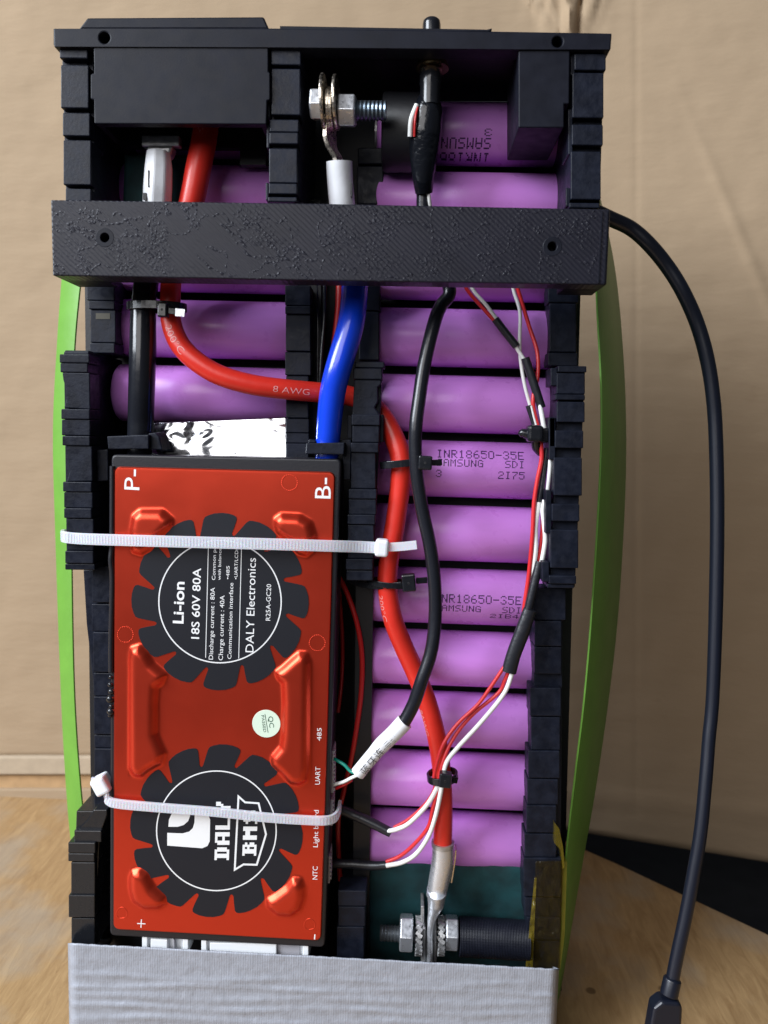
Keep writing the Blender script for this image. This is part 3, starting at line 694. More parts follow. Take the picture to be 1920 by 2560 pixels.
# pull the four corners in to round them
Rc = 16.0; wpx, hpx_ = 540.0, 1165.0
uu = U*wpx; vv = V_*hpx_
cx = np.clip(uu, Rc, wpx-Rc); cy = np.clip(vv, Rc, hpx_-Rc); dx = uu-cx; dy_ = vv-cy
m_inf = np.maximum(abs(dx), abs(dy_)); m2 = np.hypot(dx, dy_); k = np.where(m2 > 0, m_inf/np.maximum(m2, 1e-9), 1)
corner = (abs(dx) > 0) & (abs(dy_) > 0)
nu_ = np.where(corner, (cx+dx*k)/wpx, U); nv_ = np.where(corner, (cy+dy_*k)/hpx_, V_)
BX, BY = board_xy(nu_, nv_)
H = np.zeros(BX.shape)
for i, e in enumerate(EMB):
    s_ = sdf(BX, BY, e); w_ = 25.0
    t = np.clip((s_+4)/w_, 0, 1); H = np.maximum(H, (2.0 if i not in (2, 3) else 2.2)*(1-(1-t)**2.2)*np.clip(t*4, 0, 1)**.5)
for _ in range(3):
    Hp = np.pad(H, 1, mode='edge'); H = (Hp[1:-1, 1:-1]*2+Hp[:-2, 1:-1]+Hp[2:, 1:-1]+Hp[1:-1, :-2]+Hp[1:-1, 2:])/6
for xo in (262/540., ):
    pass
gr = np.exp(-((BX-(325+0*BY))/3.0)**2)*((BY > 1640) & (BY < 1940)); H -= .12*gr
edge_d = np.minimum(np.minimum(U*wpx, (1-U)*wpx), np.minimum(V_*hpx_, (1-V_)*hpx_))
H -= .5*np.clip(1-edge_d/3.5, 0, 1)**2
vs = [P(BX[j, i], BY[j, i], YC)-Vector((0, H[j, i], 0)) for j in range(nv+1) for i in range(nu+1)]
fs = [(j*(nu+1)+i, j*(nu+1)+i+1, (j+1)*(nu+1)+i+1, (j+1)*(nu+1)+i) for j in range(nv) for i in range(nu)]
g = Geo().add(vs, fs)
rim = [j*(nu+1) for j in range(nv+1)][::-1]+[i for i in range(1, nu+1)]+[j*(nu+1)+nu for j in range(1, nv+1)]+[nv*(nu+1)+i for i in range(nu-1, 0, -1)]
o0 = len(g.v); g.v += [g.v[i]+Vector((0, 1.6, 0)) for i in rim]; n = len(rim)
g.f += [(rim[i], rim[(i+1) % n], o0+(i+1) % n, o0+i) for i in range(n)]
g.build('cover', 'red_metal', con, smooth=True)

def fan(cx, cy, R, off, k=1.0):
    pts = []
    for b in range(12):
        a0 = off+30*b
        prof = [(1.10, a0-.9), (1.095, a0+.4), (1.12, a0+1.6), (1.36, a0+7.0), (1.405, a0+8.4), (1.425, a0+11), (1.445, a0+15), (1.45, a0+20), (1.445, a0+24), (1.43, a0+27.5), (1.41, a0+29.3), (1.37, a0+30.0), (1.25, a0+29.4), (1.13, a0+28.4)]
        for r, a in prof:
            a = math.radians(a); pts.append((cx+R*r*math.cos(a)*k, cy+R*r*math.sin(a)))
    return pts
YS = YC-.16
def fan_decal(cx, cy, R, off):
    poly = fan(cx, cy, R, off); c0 = P(cx, cy, YS); g = Geo(); fr = [P(x, y, YS) for x, y in poly]; n = len(fr)
    inner = [P(cx+R*1.06*math.cos(2*math.pi*i/n+math.radians(off)), cy+R*1.06*math.sin(2*math.pi*i/n+math.radians(off)), YS) for i in range(n)]
    # inner disc plus blades, all in one plane, split so nothing overlaps
    g.v = fr; g.f = [tuple(range(n))]
    g2 = prism(poly, YS, YC+.05)
    o = g2.build('fan_decal', 'sticker', con, bevel=0); return o
f1 = fan_decal(550, 1504, 153, 11.5); f2 = fan_decal(541, 2077, 149.5, 17.0)
Y1 = YS-.04
def dec(o, g, name='print', m_='white_ink'):
    k = g.build(name, m_, con); k.parent = o; return k
def ring(cx, cy, R, w, Y, n=96):
    return line([(cx+R*math.cos(2*math.pi*i/n), cy+R*math.sin(2*math.pi*i/n)) for i in range(n)], w, Y, closed=True)
dec(f1, ring(550, 1504, 153, 3.0, Y1), 'ring'); dec(f2, ring(541, 2077, 149.5, 3.0, Y1), 'ring')
def T(z, s, xb, ys, ye, xt, bold=0.0, lean=12, Y=Y1):
    """lettering that reads upwards; xb baseline, xt cap line, ys start and ye end in crop pixels"""
    ln = lean*(ys-ye)/1000.0*2.2
    return ptext(s, z.p(xb-ln/2, ys), z.p(xb+ln/2, ye), (xb-xt)/z.k, Y, bold=bold)
for a in [('Li-ion', 722, 1062, 840, 662, .02), ('18S 60V 80A', 808, 1143, 767, 762, .01), ('Discharge current : 80A', 882, 1253, 870, 857, 0), ('Charge current : 40A', 934, 1257, 912, 908, 0),
          ('Communication interface', 980, 1250, 845, 957, 0), ('DALY Electronics', 1099, 1215, 713, 1052, 0), ('R25A-GC20', 1184, 1046, 852, 1158, 0),
          ('Common port', 892, 830, 622, 872, 0), ('with balance', 920, 830, 660, 903, 0), ('•485', 965, 826, 755, 946, 0), ('•UART/LCD/GPS', 1010, 826, 612, 991, 0)]:
    dec(f1, T(zE, *a), 'lettering')
dec(f1, line(zE((853, 640), (838, 1242)), 1.6, Y1), 'rule'); dec(f1, line(zE((1029, 650), (1014, 1247)), 1.6, Y1), 'rule')
YT = YC-.05
for s_, z, xb, ys, ye, xt in (('P-', zE, 487, 352, 243, 399), ('B-', zE, 1504, 397, 287, 1414), ('485', zG, 1454, 281, 213, 1428), ('UART', zG, 1447, 514, 420, 1418),
                              ('Light board', zG, 1437, 847, 650, 1409), ('NTC', zG, 1433, 1019, 949, 1404)):
    T(z, s_, xb, ys, ye, xt, Y=YT).build('lettering', 'white_ink', con)
line(zG((474, 1252), (518, 1254)), 2.4, YT).build('plus_sign', 'white_ink', con)
line(zG((497, 1231), (495, 1250)), 2.4, YT-.01, line(zG((495, 1256), (494, 1275)), 2.4, YT-.01)).build('plus_sign', 'white_ink', con)
line(zG((1419, 1310), (1417, 1337)), 3.0, YT).build('minus_sign', 'white_ink', con)
# emblem and block letters on the lower decal
g = flat(zG((640, 738), (643, 700), (658, 668), (690, 647), (752, 640), (756, 680), (745, 708), (722, 728), (690, 738)), Y1)
flat(zG((634, 770), (715, 773), (750, 764), (770, 745), (779, 715), (781, 642), (815, 644), (848, 664), (862, 700), (860, 815), (848, 840), (820, 852), (634, 838)), Y1, g)
dec(f2, g, 'emblem')
def block_text(s, z, xb, ys, ye, xt, lean=.03, wide=7.2):
    g = Geo(); W = len(s)*wide-1.2
    for c, r in bitmap(s, BLOCK, wide):
        q = []
        for u, v in ((c, r), (c+1, r), (c+1, r+1), (c, r+1)):
            y = ys+(ye-ys)*u/W; x = xt+(xb-xt)*v/6 + (ys-y)*lean; q.append(P(*z.p(x, y), Y1))
        g.add(q, [(0, 1, 2, 3)])
    return g
dec(f2, block_text('DALY', zG, 962, 915, 605, 885, .03), 'lettering')
dec(f2, block_text('BMS', zG, 1107, 892, 652, 1033, .035), 'lettering')
dec(f2, line(zG((993, 966), (1013, 577), (1048, 608), (1120, 613), (1159, 778), (1110, 940), (1040, 938)), 4.6, Y1, closed=True), 'shield_outline')
# quality sticker
qc = P(*zG.p(1161, 190), YC-.1); g = Geo(); lathe(Vector((qc.x, YC-.16, qc.z)), (0, 1, 0), [(0, mm(36.5, YC)), (.14, mm(37, YC))], 48, g)
qs = g.build('round_sticker', 'mint', con)
g = ptext('QC', zG.p(1170, 152), zG.p(1178, 212), 13, YC-.2); k = g.build('lettering', 'green_ink', con); k.parent = qs
g = ptext('PASSED', zG.p(1134, 146), zG.p(1146, 236), 7.5, YC-.2); k = g.build('lettering', 'green_ink', con); k.parent = qs
g = line(zG((1153, 138), (1170, 238)), 1.4, YC-.2); k = g.build('rule', 'green_ink', con); k.parent = qs
# pressed rivet marks
for z, x, y, r in ((zE, 1285, 312, 42), (zE, 412, 1120, 42), (zE, 1433, 1165, 42)):
    g = Geo(); cx, cy = z.p(x, y); R = r/z.k
    for i in range(26):
        a = 2*math.pi*i/26; c = P(cx+R*math.cos(a), cy+R*math.sin(a), YC); lathe(c, (0, 1, 0), [(-.09, .07), (-.06, .17), (.1, .25)], 8, g)
    g.build('rivet_mark', 'red_metal', con, smooth=True)
for z, x, y, r in ((zG, 393, 1198, 29), (zG, 1392, 1258, 29)):
    g = Geo(); cx, cy = z.p(x, y); R = r/z.k; n = 40
    for i in range(n):
        a = 2*math.pi*i/n; rr = 1+.05*math.sin(3*a)
        for q, h in ((R-1.8, .02), (R-.6, -.07), (R+.6, -.07), (R+1.8, .02)):
            c = P(cx+q*rr*math.cos(a), cy+q*rr*math.sin(a), YC+h); g.v.append(c)
    g.f = [(i*4+k, ((i+1) % n)*4+k, ((i+1) % n)*4+k+1, i*4+k+1) for i in range(n) for k in range(3)]
    g.build('dimple', 'red_metal', con, smooth=True)
# sockets along the bottom
for x0, x1, y0, y1, inner in ((500, 745, 1326, 1400, ((545, 635), (665, 672))), (815, 1385, 1347, 1440, ((860, 1215), (1218, 1340)))):
    t = con; a = zG.box(x0, x1, y0, y1)
    body = prism([(a[0], a[2]-6), (a[1], a[2]+(a[1]-a[0])*.04-6), (a[1], a[3]+8), (a[0], a[3]+4)], YC+3.0, YC+16).build('socket', 'socket', con, bevel=.3)
    for xs_, xe in inner:
        b = zG.box(xs_, xe, y0+8, y1)
        k = prism([(b[0], b[2]), (b[1], b[2]+3), (b[1], b[3]), (b[0], b[3])], YC+1.4 if xs_ < 1200 else YC+2.4, YC+12).build('plug', 'socket' if (xs_ < 640 or xs_ == 860) else 'grey_socket', con, bevel=.25)
        k.parent = body
    for xx in (x0, x1-28):
        b = zG.box(xx, xx+28, y0, y1); k = prism([(b[0], b[2]-2), (b[1], b[2]-1), (b[1], b[3]+4), (b[0], b[3]+4)], YC+1.2, YC+12).build('lug', 'socket', con, bevel=.2); k.parent = body
# jagged side connectors
for y0, y1, x in ((330, 560, 1510), (590, 735, 1505), (890, 1040, 1490)):
    g = Geo(); b = zG.box(x-18, x+8, y0, y1); prism([(b[0]-8, b[2]), (b[1], b[2]+2), (b[1], b[3]), (b[0]-8, b[3])], YC+4, YC+12, g); k0 = g.build('side_socket', 'grey_socket', con, bevel=.2)
    for i in range(int((y1-y0)/22)):
        q = zG.box(x+6, x+16, y0+6+i*22, y0+18+i*22); k = prism(rect(*q), YC+4.4, YC+7).build('tooth', 'grey_socket', con); k.parent = k0

# ------------------------------------------------------------------ foil, paper, tape
def sheet(name, quad, Y, m_, amp, nx=60, ny=40, seed=0, ridges=None, wrap=None, parent=None, sc=.05, octs=3):
    vs = []
    for j in range(ny+1):
        for i in range(nx+1):
            u, v = i/nx, j/ny; x = (quad[0][0]*(1-u)+quad[1][0]*u)*(1-v)+(quad[3][0]*(1-u)+quad[2][0]*u)*v
            y = (quad[0][1]*(1-u)+quad[1][1]*u)*(1-v)+(quad[3][1]*(1-u)+quad[2][1]*u)*v
            h = amp*mnoise.fractal(Vector((x*sc, y*sc, seed)), .8, 2.2, octs)
            if ridges: h += ridges(x, y, u, v)
            vs.append(P(x, y, Y-h))
    return Geo().add(vs, [(j*(nx+1)+i, j*(nx+1)+i+1, (j+1)*(nx+1)+i+1, (j+1)*(nx+1)+i) for j in range(ny) for i in range(nx)]).build(name, m_, parent, smooth=True, solid=.2)
fo = sheet('foil_sheet', [(379, 1058), (716, 1043), (718, 1160), (379, 1150)], 243.5, 'foil', .75, 90, 50, 5, sc=.011, octs=1, ridges=lambda x, y, u, v: -3.0*(1-v)+.35*math.sin(x*.06+y*.02)*math.exp(-((u-.3)/.2)**2)+.25*abs(mnoise.noise(Vector((x*.03, y*.05, 4)))))
tagd(fo, 'crinkled shiny silver foil sheet above the red controller', 'foil')
tl_ = sheet('insulation_paper', [(918, 2128), (1330, 2150), (1325, 2440), (915, 2440)], 249, 'teal', 1.0, 40, 30, 8, sc=.008,
            ridges=lambda x, y, u, v: -6*max(0, v-.15)**1.5)
tagd(tl_, 'dark teal insulation paper below the right column of cells', 'insulation paper')
pp = sheet('insulation_paper', [(312, 388), (470, 388), (470, 520), (308, 520)], 243, 'teal', .2, 20, 20, 9, sc=.01)
tagd(pp, 'small teal insulation paper behind the white sleeve at the upper left', 'insulation paper')

def tape_ridges(x, y, u, v):
    h = 0
    for c, a, w in ((2440, .35, 7), (2462, .5, 6), (2490, .4, 8), (2515, .5, 7), (2545, .5, 9)):
        cc = c+(x-172)*.018+5*math.sin(x*.011+c); h += .8*a*math.exp(-((y-cc)/w)**2)*(.45+.6*max(0, 1-u*1.2)+.25*math.sin(x*.02+c))
    e = min(u, 1-u)*1220; h -= 3.0*max(0, 1-e/14)**2
    return h + .12*mnoise.noise(Vector((x*.05, y*.05, 2)))
tq = [(171, 2358), (1396, 2423), (1384, 2668), (176, 2668)]
def tape():
    t = thing('silver_tape', 'wide band of wrinkled silver cloth tape round the bottom of the pack', 'tape', P(780, 2640, 240))
    vs = []; nx, ny = 150, 60
    for j in range(ny+1):
        for i in range(nx+1):
            u, v = i/nx, j/ny; x = (tq[0][0]*(1-u)+tq[1][0]*u)*(1-v)+(tq[3][0]*(1-u)+tq[2][0]*u)*v
            y = (tq[0][1]*(1-u)+tq[1][1]*u)*(1-v)+(tq[3][1]*(1-u)+tq[2][1]*u)*v
            if j == 0: y += random.uniform(-.8, .8)
            vs.append(P(x, y, 228.5-tape_ridges(x, y, u, v)))
    g = Geo().add(vs, [(j*(nx+1)+i, j*(nx+1)+i+1, (j+1)*(nx+1)+i+1, (j+1)*(nx+1)+i) for j in range(ny) for i in range(nx)])
    g.build('front_band', 'duct', t, smooth=True, solid=.35)
    for side in (0, nx):                  # the band turns round the sides of the pack
        vs = []
        for j in range(ny+1):
            p = Vector(g.v[j*(nx+1)+side])
            for q in range(9): vs.append(p+Vector((0, q*4.2, -q*2.6*(1-j/ny)))+Vector((.25*math.sin(j*.7+q), 0, 0))*(1 if q else 0))
        Geo().add(vs, [(j*9+q, j*9+q+1, (j+1)*9+q+1, (j+1)*9+q) for j in range(ny) for q in range(8)]).build('side_band', 'duct', t, smooth=True, solid=.35)
tape()

# amber film at the lower right
kp = thing('amber_tape', 'torn amber film wrapped round the lower right black spacer', 'tape', P(1385, 2420, 236))
sheet('film', zQ((1300, 395), (1318, 395), (1285, 1180), (1222, 1180)), 238.6, 'kapton', .5, 12, 50, 3, parent=kp, sc=.05)
sheet('film', zQ((1310, 250), (1545, 250), (1520, 1185), (1285, 1185)), 238.9, 'film_clear', .6, 24, 60, 4, parent=kp, sc=.04)
for pl, Y in ((zT((905, 1310), (950, 1370), (985, 1530), (1000, 1720), (985, 1740), (960, 1560), (905, 1500)), 238.2), (zQ((1540, 250), (1582, 262), (1560, 900), (1522, 1190), (1506, 1190), (1535, 850)), 239.5)):
    prism(pl, Y, Y+14).build('loose_film', 'kapton', kp)

# ------------------------------------------------------------------ thick cables
def tube_text(s, path, r, s0, h, ang, m_, parent, spacing=1.0):
    """lettering wrapped on a cable: s0 start distance in mm, ang angle from the camera side"""
    pts = spline(path, 10); cum = [0]
    for a, b in zip(pts, pts[1:]): cum.append(cum[-1]+(b-a).length)
    fr = frames(pts); vs, fs = glyphs(s, -.008, 1); g = Geo(); out = []
    for x, y in vs:
        d = s0+x*h*spacing; i = max(0, min(len(pts)-2, int(np.searchsorted(cum, d))-1)); t = (d-cum[i])/(cum[i+1]-cum[i])
        p = pts[i].lerp(pts[i+1], t); T_, nn, bb = fr[i]; nn = nn.lerp(fr[i+1][1], t).normalized(); bb = bb.lerp(fr[i+1][2], t).normalized()
        a = ang-((y-.36)*h)/r; out.append(p+nn*(r+.04)*math.cos(a)+bb*(r+.04)*math.sin(a))
    g.add(out, fs); k = g.build('lettering', m_, parent); return k
upper = [(518, 296, 238), (511, 345, 237), (496, 420, 236), (480, 500, 236), (452, 600, 237), (430, 690, 237), (426, 755, 236), (429, 810, 236), (450, 861, 235), (488, 901, 234), (547, 937, 234), (627, 961, 235), (712, 973, 237), (796, 981, 240), (870, 989, 243), (925, 1010, 243),
         (962, 1050, 241), (990, 1105, 239), (1003, 1157, 238), (1000, 1217, 238), (991, 1289, 238), (979, 1362, 238), (969, 1434, 238), (971, 1490, 238), (983, 1550, 238), (1007, 1612, 239), (1037, 1678, 240), (1064, 1745, 240), (1087, 1823, 240), (1101, 1899, 240), (1107, 1979, 240), (1108, 2049, 240), (1106, 2122, 240)]
rc = thing('thick_cable', 'long thick red silicone cable curving from the socket down to the bottom terminal', 'cable', P(1100, 2122, 240))
wl = [58, 60, 61, 60, 54, 50, 49, 49, 50, 50, 50, 50, 50, 50, 50, 50, 50, 51, 52, 51, 50, 50, 50, 50, 50, 50, 50, 50, 49, 49, 49, 49, 49]
up3 = pts3(upper); rr = [mm(w, 238)/2 for w in wl]
tube(up3, rr, 24, 8).build('insulation', 'red_cable', rc, smooth=True)
cumL = [0]
for a, b in zip(up3, up3[1:]): cumL.append(cumL[-1]+(b-a).length)
tube_text('200°C', up3, mm(50, 238)/2, cumL[7]+1, 3.0, .1, 'red_ink', rc, 1.25)
tube_text('8 AWG', up3, mm(50, 238)/2, cumL[12]-3.5, 2.6, .1, 'red_ink', rc, 1.3)
tube_text('200°C', up3, mm(50, 238)/2, cumL[23]-.5, 2.6, .85, 'red_ink', rc, 1.2)
tube_text('8AWG', up3, mm(50, 238)/2, cumL[27]+3, 2.4, 1.0, 'red_ink', rc, 1.3)
tube_text('200°C', up3, mm(58, 242)/2, cumL[0]+3, 2.4, .1, 'red_ink', rc, 1.2)

bk = thing('thick_cable', 'short thick glossy black cable running down to the controller from the crossbar', 'cable', P(352, 1095, 236))
tube(pts3([(392, 600, 242), (370, 680, 239), (359, 770, 237), (357, 882, 236), (354, 980, 236), (352, 1050, 236.5), (350, 1110, 237), (349, 1160, 241)]), [mm(w, 236)/2 for w in (60, 60, 62, 66, 65, 64, 63, 60)], 28).build('insulation', 'thick_black', bk, smooth=True)
bu = thing('thick_cable', 'thick bright blue silicone cable between the crossbar and the controller', 'cable', P(820, 1147, 236))
tube(pts3([(900, 600, 238), (889, 690, 236), (885, 750, 234), (877, 812, 232), (858, 880, 231), (842, 935, 231), (831, 985, 232), (824, 1047, 233), (820, 1101, 234), (817, 1150, 236), (815, 1180, 239)]), [mm(w, 233)/2 for w in (66, 66, 66, 66, 66, 65, 65, 63, 61, 58, 56)], 32).build('insulation', 'blue', bu, smooth=True)

# clamps at the head of the controller
def clamp(label, poly, Y0, Y1, extra=()):
    t = thing('cable_clamp', label, 'clamp', P(poly[2][0], poly[2][1], Y0))
    prism(poly, Y0, Y1).build('bridge', 'black', t, bevel=.3)
    for e, a, b in extra: prism(e, a, b).build('post', 'black', t, bevel=.3)
clamp('black cable clamp over the end of the thick black cable', zM((490, 895), (862, 880), (862, 1008), (500, 1010)), 231, 240,
      [(zM((860, 868), (925, 862), (955, 900), (985, 1015), (862, 1012)), 233, 242), (zM((395, 1015), (500, 1012), (500, 1290), (400, 1300)), 236, 248)])
clamp('black cable clamp over the lower end of the blue cable', zL((582, 1880), (1020, 1872), (1012, 2012), (570, 2005)), 229.5, 238,
      [(zL((985, 1840), (1098, 1840), (1090, 2300), (1010, 2300)), 233.5, 246), (zL((612, 1830), (690, 1850), (690, 1880), (600, 1880)), 232, 240)])

# ------------------------------------------------------------------ sensor cable, button
sb = thing('push_button', 'black push button with brass ring standing through the top plate', 'button', P(1076, 250, 244))
a = P(1079, 49, 240); b = P(1079, 90, 240)
lathe(a, (b-a).normalized(), [(0, mm(16, 240)), (.5, mm(20, 240)), (1.5, mm(21.5, 240)), (9, mm(21.5, 240))], 32).build('plunger', 'gloss_black', sb, smooth=True)
a = P(1081, 156, 231); ax = Vector((0, 0, -1))
lathe(a, ax, [(0, mm(18, 240)), (.1, mm(34, 240)), (1.4, mm(38, 240)), (1.8, mm(38, 240)), (1.8, mm(20, 240))], 36).build('ring', 'gold', sb, smooth=True)
lathe(P(1078, 172, 231), ax, [(0, mm(22, 240)), (.5, mm(26, 240)), (4, mm(26, 240)), (5, mm(24, 240)), (10, mm(24, 240))], 32).build('barrel', 'gloss_black', sb, smooth=True)
sc_ = thing('sensor_cable', 'thin black cable from the push button to the side of the controller', 'cable', P(1010, 1805, 228))
cab = [(1058, 470, 237), (1062, 560, 238), (1100, 650, 239), (1124, 727, 238), (1102, 765, 237), (1086, 806, 235), (1062, 905, 233), (1047, 1004, 231), (1040, 1060, 230), (1038, 1120, 230), (1043, 1195, 230), (1056, 1277, 230), (1075, 1364, 230), (1086, 1451, 230), (1088, 1537, 230), (1079, 1624, 229), (1054, 1702, 228), (1034, 1760, 228), (1008, 1808, 228), (985, 1835, 228)]
tube(pts3(cab), mm(34, 231)/2, 20).build('jacket', 'rubber', sc_, smooth=True)
tube(pts3([(1073, 244, 231.5), (1069, 278, 231.5), (1063, 332, 232), (1059, 390, 233), (1058, 440, 234), (1060, 482, 236)]), [mm(w, 238)/2 for w in (50, 70, 76, 66, 52, 42)], 24, flat=.8).build('tape_wrap', 'tape_black', sc_, smooth=True)
tube(pts3([(1042, 262, 229), (1028, 300, 228.5), (1025, 342, 229.5)]), mm(12, 236)/2, 10).build('white_lead', 'white_wire', sc_, smooth=True)
tube(pts3([(1044, 268, 228.6), (1038, 300, 228), (1036, 342, 229)]), mm(6, 236)/2, 8).build('red_lead', 'dark_red', sc_, smooth=True)
tube(pts3([(1070, 478, 235), (1074, 505, 236), (1080, 560, 240)]), mm(9, 236)/2, 10).build('white_lead', 'white_wire', sc_, smooth=True)
slv = [(1012, 1804, 228), (985, 1833, 228), (955, 1862, 228), (935, 1885, 228), (912, 1912, 228), (894, 1934, 228)]
sl3 = pts3(slv)
so = tube(sl3, [mm(w, 228)/2 for w in (44, 43, 43, 39, 38, 38)], 24).build('marked_sleeve', 'white_sleeve', sc_, smooth=True)
k = tube_text('蓝牙连接线', list(reversed(sl3)), mm(42, 228)/2, 1.6, 3.3, .3, 'wall_black', sc_, 1.0); k.parent = so
for nm, l, w, m_ in (('green_lead', [(905, 1930, 229), (880, 1930, 231), (862, 1913, 232), (845, 1902, 233), (830, 1895, 234)], 9, 'green_wire'),
                     ('white_lead', [(898, 1936, 229), (878, 1945, 231), (858, 1955, 232), (830, 1962, 234)], 9, 'white_wire'),
                     ('red_lead', [(880, 1950, 232), (860, 1962, 233), (830, 1975, 235)], 8, 'dark_red')):
    tube(pts3(l), mm(w, 230)/2, 10).build(nm, m_, sc_, smooth=True)

# ------------------------------------------------------------------ thin wires
def wire(label, l, w, m_, name='thin_wire', group='thin wires on the right'):
    return tagd(cable(name, l, w, m_, sides=12), label, 'wire', group)
def sleeve(label, l, w, flat=1.0):
    return tagd(cable('heat_shrink_sleeve', l, w, 'shrink', sides=18, flat=flat), label, 'heat shrink', 'black heat shrink sleeves on thin wires')
wire('red thin wire running from the crossbar into the topmost slanted sleeve', [(1150, 690, 240), (1171, 729, 240), (1205, 768, 240), (1240, 807, 240)], 9, 'red_wire')
wire('white thin wire running from the crossbar into the topmost slanted sleeve', [(1165, 690, 239), (1186, 729, 239), (1215, 762, 239), (1246, 803, 239.5)], 9, 'white_wire')
sleeve('upper black sleeve slanting below the crossbar', [(1238, 798, 239), (1264, 832, 239), (1291, 866, 239)], 19)
wire('short white wire between the two slanted sleeves', [(1286, 860, 239), (1298, 880, 239), (1312, 902, 238.5)], 10, 'white_wire')
sleeve('long black sleeve slanting above the black tie knot', [(1313, 895, 238), (1333, 955, 238), (1354, 1020, 238)], 21)
wire('short white wire entering the black tie knot from the long sleeve', [(1350, 1012, 237.5), (1356, 1045, 237), (1362, 1080, 237)], 12, 'white_wire')
wire('white thin wire hanging straight down from the crossbar', [(1278, 700, 242), (1286, 733, 242), (1300, 781, 241), (1299, 855, 240), (1302, 905, 240), (1312, 964, 239), (1326, 1016, 239)], 9, 'white_wire')
sleeve('small black sleeve above the black tie knot at the left', [(1320, 1014, 238.5), (1328, 1038, 238.5), (1337, 1066, 238.5)], 13)
wire('pale wire beside the small sleeve above the tie knot', [(1328, 1014, 237.5), (1334, 1040, 237.5), (1341, 1066, 237.5)], 5, 'white_wire')
wire('red thin wire curving down from the crossbar to the black tie knot', [(1288, 700, 242), (1299, 737, 242), (1323, 816, 241), (1343, 880, 240), (1344, 940, 239), (1333, 994, 238), (1336, 1030, 238), (1346, 1070, 238)], 10, 'red_wire')
wire('red thin wire running down from the tie knot to the wide sleeve', [(1352, 1095, 237), (1354, 1145, 237), (1343, 1203, 237), (1335, 1260, 237), (1331, 1339, 237), (1323, 1429, 238), (1313, 1500, 238), (1308, 1545, 238)], 11, 'red_wire')
wire('short white thin wire beside the inner tab of the right spacer', [(1376, 1145, 236.5), (1373, 1190, 236.5), (1368, 1235, 238)], 10, 'white_wire')
sleeve('black sleeve below the tie knot beside the red thin wire', [(1368, 1120, 238.2), (1362, 1160, 238.2), (1354, 1215, 238), (1346, 1262, 238)], 15)
wire('white thin wire below the black sleeve beside the red thin wire', [(1347, 1255, 237.5), (1339, 1316, 237.5), (1339, 1373, 237.5), (1333, 1425, 238.2), (1330, 1450, 239)], 12, 'white_wire')
wire('white thin wire bulging against the right spacer', [(1362, 1250, 236.8), (1357, 1275, 236.8), (1360, 1305, 236.8), (1363, 1350, 236.8), (1355, 1402, 237.3), (1350, 1420, 238)], 12, 'white_wire')
wire('red thin wire between the two white wires', [(1356, 1280, 238.4), (1354, 1339, 238.4), (1347, 1395, 238.4), (1343, 1420, 239)], 9, 'red_wire')
sleeve('black sleeve leading down into the wide sleeve', [(1349, 1404, 237.5), (1338, 1450, 237.2), (1326, 1500, 237), (1316, 1545, 237)], 22)
sleeve('wide glossy black sleeve gathering the thin wires', [(1325, 1524, 235), (1305, 1581, 235), (1284, 1637, 235), (1272, 1680, 235)], [34, 38, 37, 38], .75)
wire('first red thin wire leaving the wide sleeve', [(1270, 1655, 235), (1256, 1674, 235), (1225, 1720, 235), (1194, 1762, 235), (1142, 1812, 235), (1106, 1866, 234), (1086, 1935, 233.5), (1090, 1960, 233.5)], 10, 'red_wire')
wire('second red thin wire leaving the wide sleeve', [(1278, 1660, 236), (1262, 1700, 236), (1245, 1733, 236), (1184, 1784, 236), (1142, 1833, 235.6), (1114, 1885, 234.5), (1098, 1940, 233.5), (1094, 1974, 234), (1082, 2020, 235), (1070, 2068, 236), (1034, 2112, 237), (1000, 2140, 238), (966, 2154, 239)], 10, 'red_wire')
wire('white thin wire leaving the wide sleeve and looping down to the paper', [(1284, 1660, 235), (1278, 1690, 235), (1258, 1737, 235), (1203, 1805, 235), (1147, 1866, 234), (1118, 1903, 233.4), (1108, 1940, 232.8), (1102, 1980, 233), (1089, 2040, 234), (1071, 2091, 235), (1040, 2135, 236), (1005, 2156, 237), (966, 2164, 238)], 12, 'white_wire')
wire('white thin wire curving left from the small tie to a dark sleeve', [(1101, 1945, 233.4), (1091, 1972, 233.8), (1066, 2014, 234.5), (1024, 2057, 235), (995, 2072, 236), (970, 2078, 237)], 12, 'white_wire')
wire('red thin wire under the curved white wire', [(1092, 1950, 234.8), (1080, 1985, 235.2), (1055, 2018, 236), (1018, 2050, 236.6), (985, 2068, 237.4)], 8, 'red_wire')
sleeve('dark sleeve slanting from the controller below the label cable', [(840, 2018, 240), (880, 2035, 240), (925, 2055, 239), (978, 2082, 237.5)], [26, 27, 26, 24])
sleeve('dark sleeve lying level above the teal paper', [(820, 2158, 243), (880, 2160, 242), (930, 2164, 241), (972, 2162, 239)], [24, 24, 24, 20])
wire('dark red wire looping down in the gap right of the controller', [(835, 1420, 246), (868, 1484, 246), (893, 1560, 245), (905, 1640, 245), (903, 1730, 245), (893, 1810, 245), (878, 1900, 246), (860, 1975, 247), (845, 2060, 247), (850, 2200, 249)], 13, 'dark_red', group='wires in the gap beside the controller')
wire('second dark red wire half hidden beside the controller', [(848, 1480, 250), (856, 1600, 250), (854, 1700, 250), (845, 1780, 250)], 10, 'dark_red', group='wires in the gap beside the controller')
wire('dark red wire hidden behind the blue cable', [(852, 640, 250), (848, 760, 249), (838, 860, 248), (826, 960, 248)], 20, 'dark_red', group='wires in the gap beside the controller')
wire('thin glossy black wire left of the blue cable', [(812, 700, 246), (811, 790, 246), (804, 880, 246), (800, 950, 246), (800, 1000, 247)], 9, 'gloss_black', group='wires in the gap beside the controller')
wire('second thin black wire beside the recessed spacer', [(793, 700, 247), (795, 820, 247), (794, 960, 247)], 4, 'gloss_black', group='wires in the gap beside the controller')

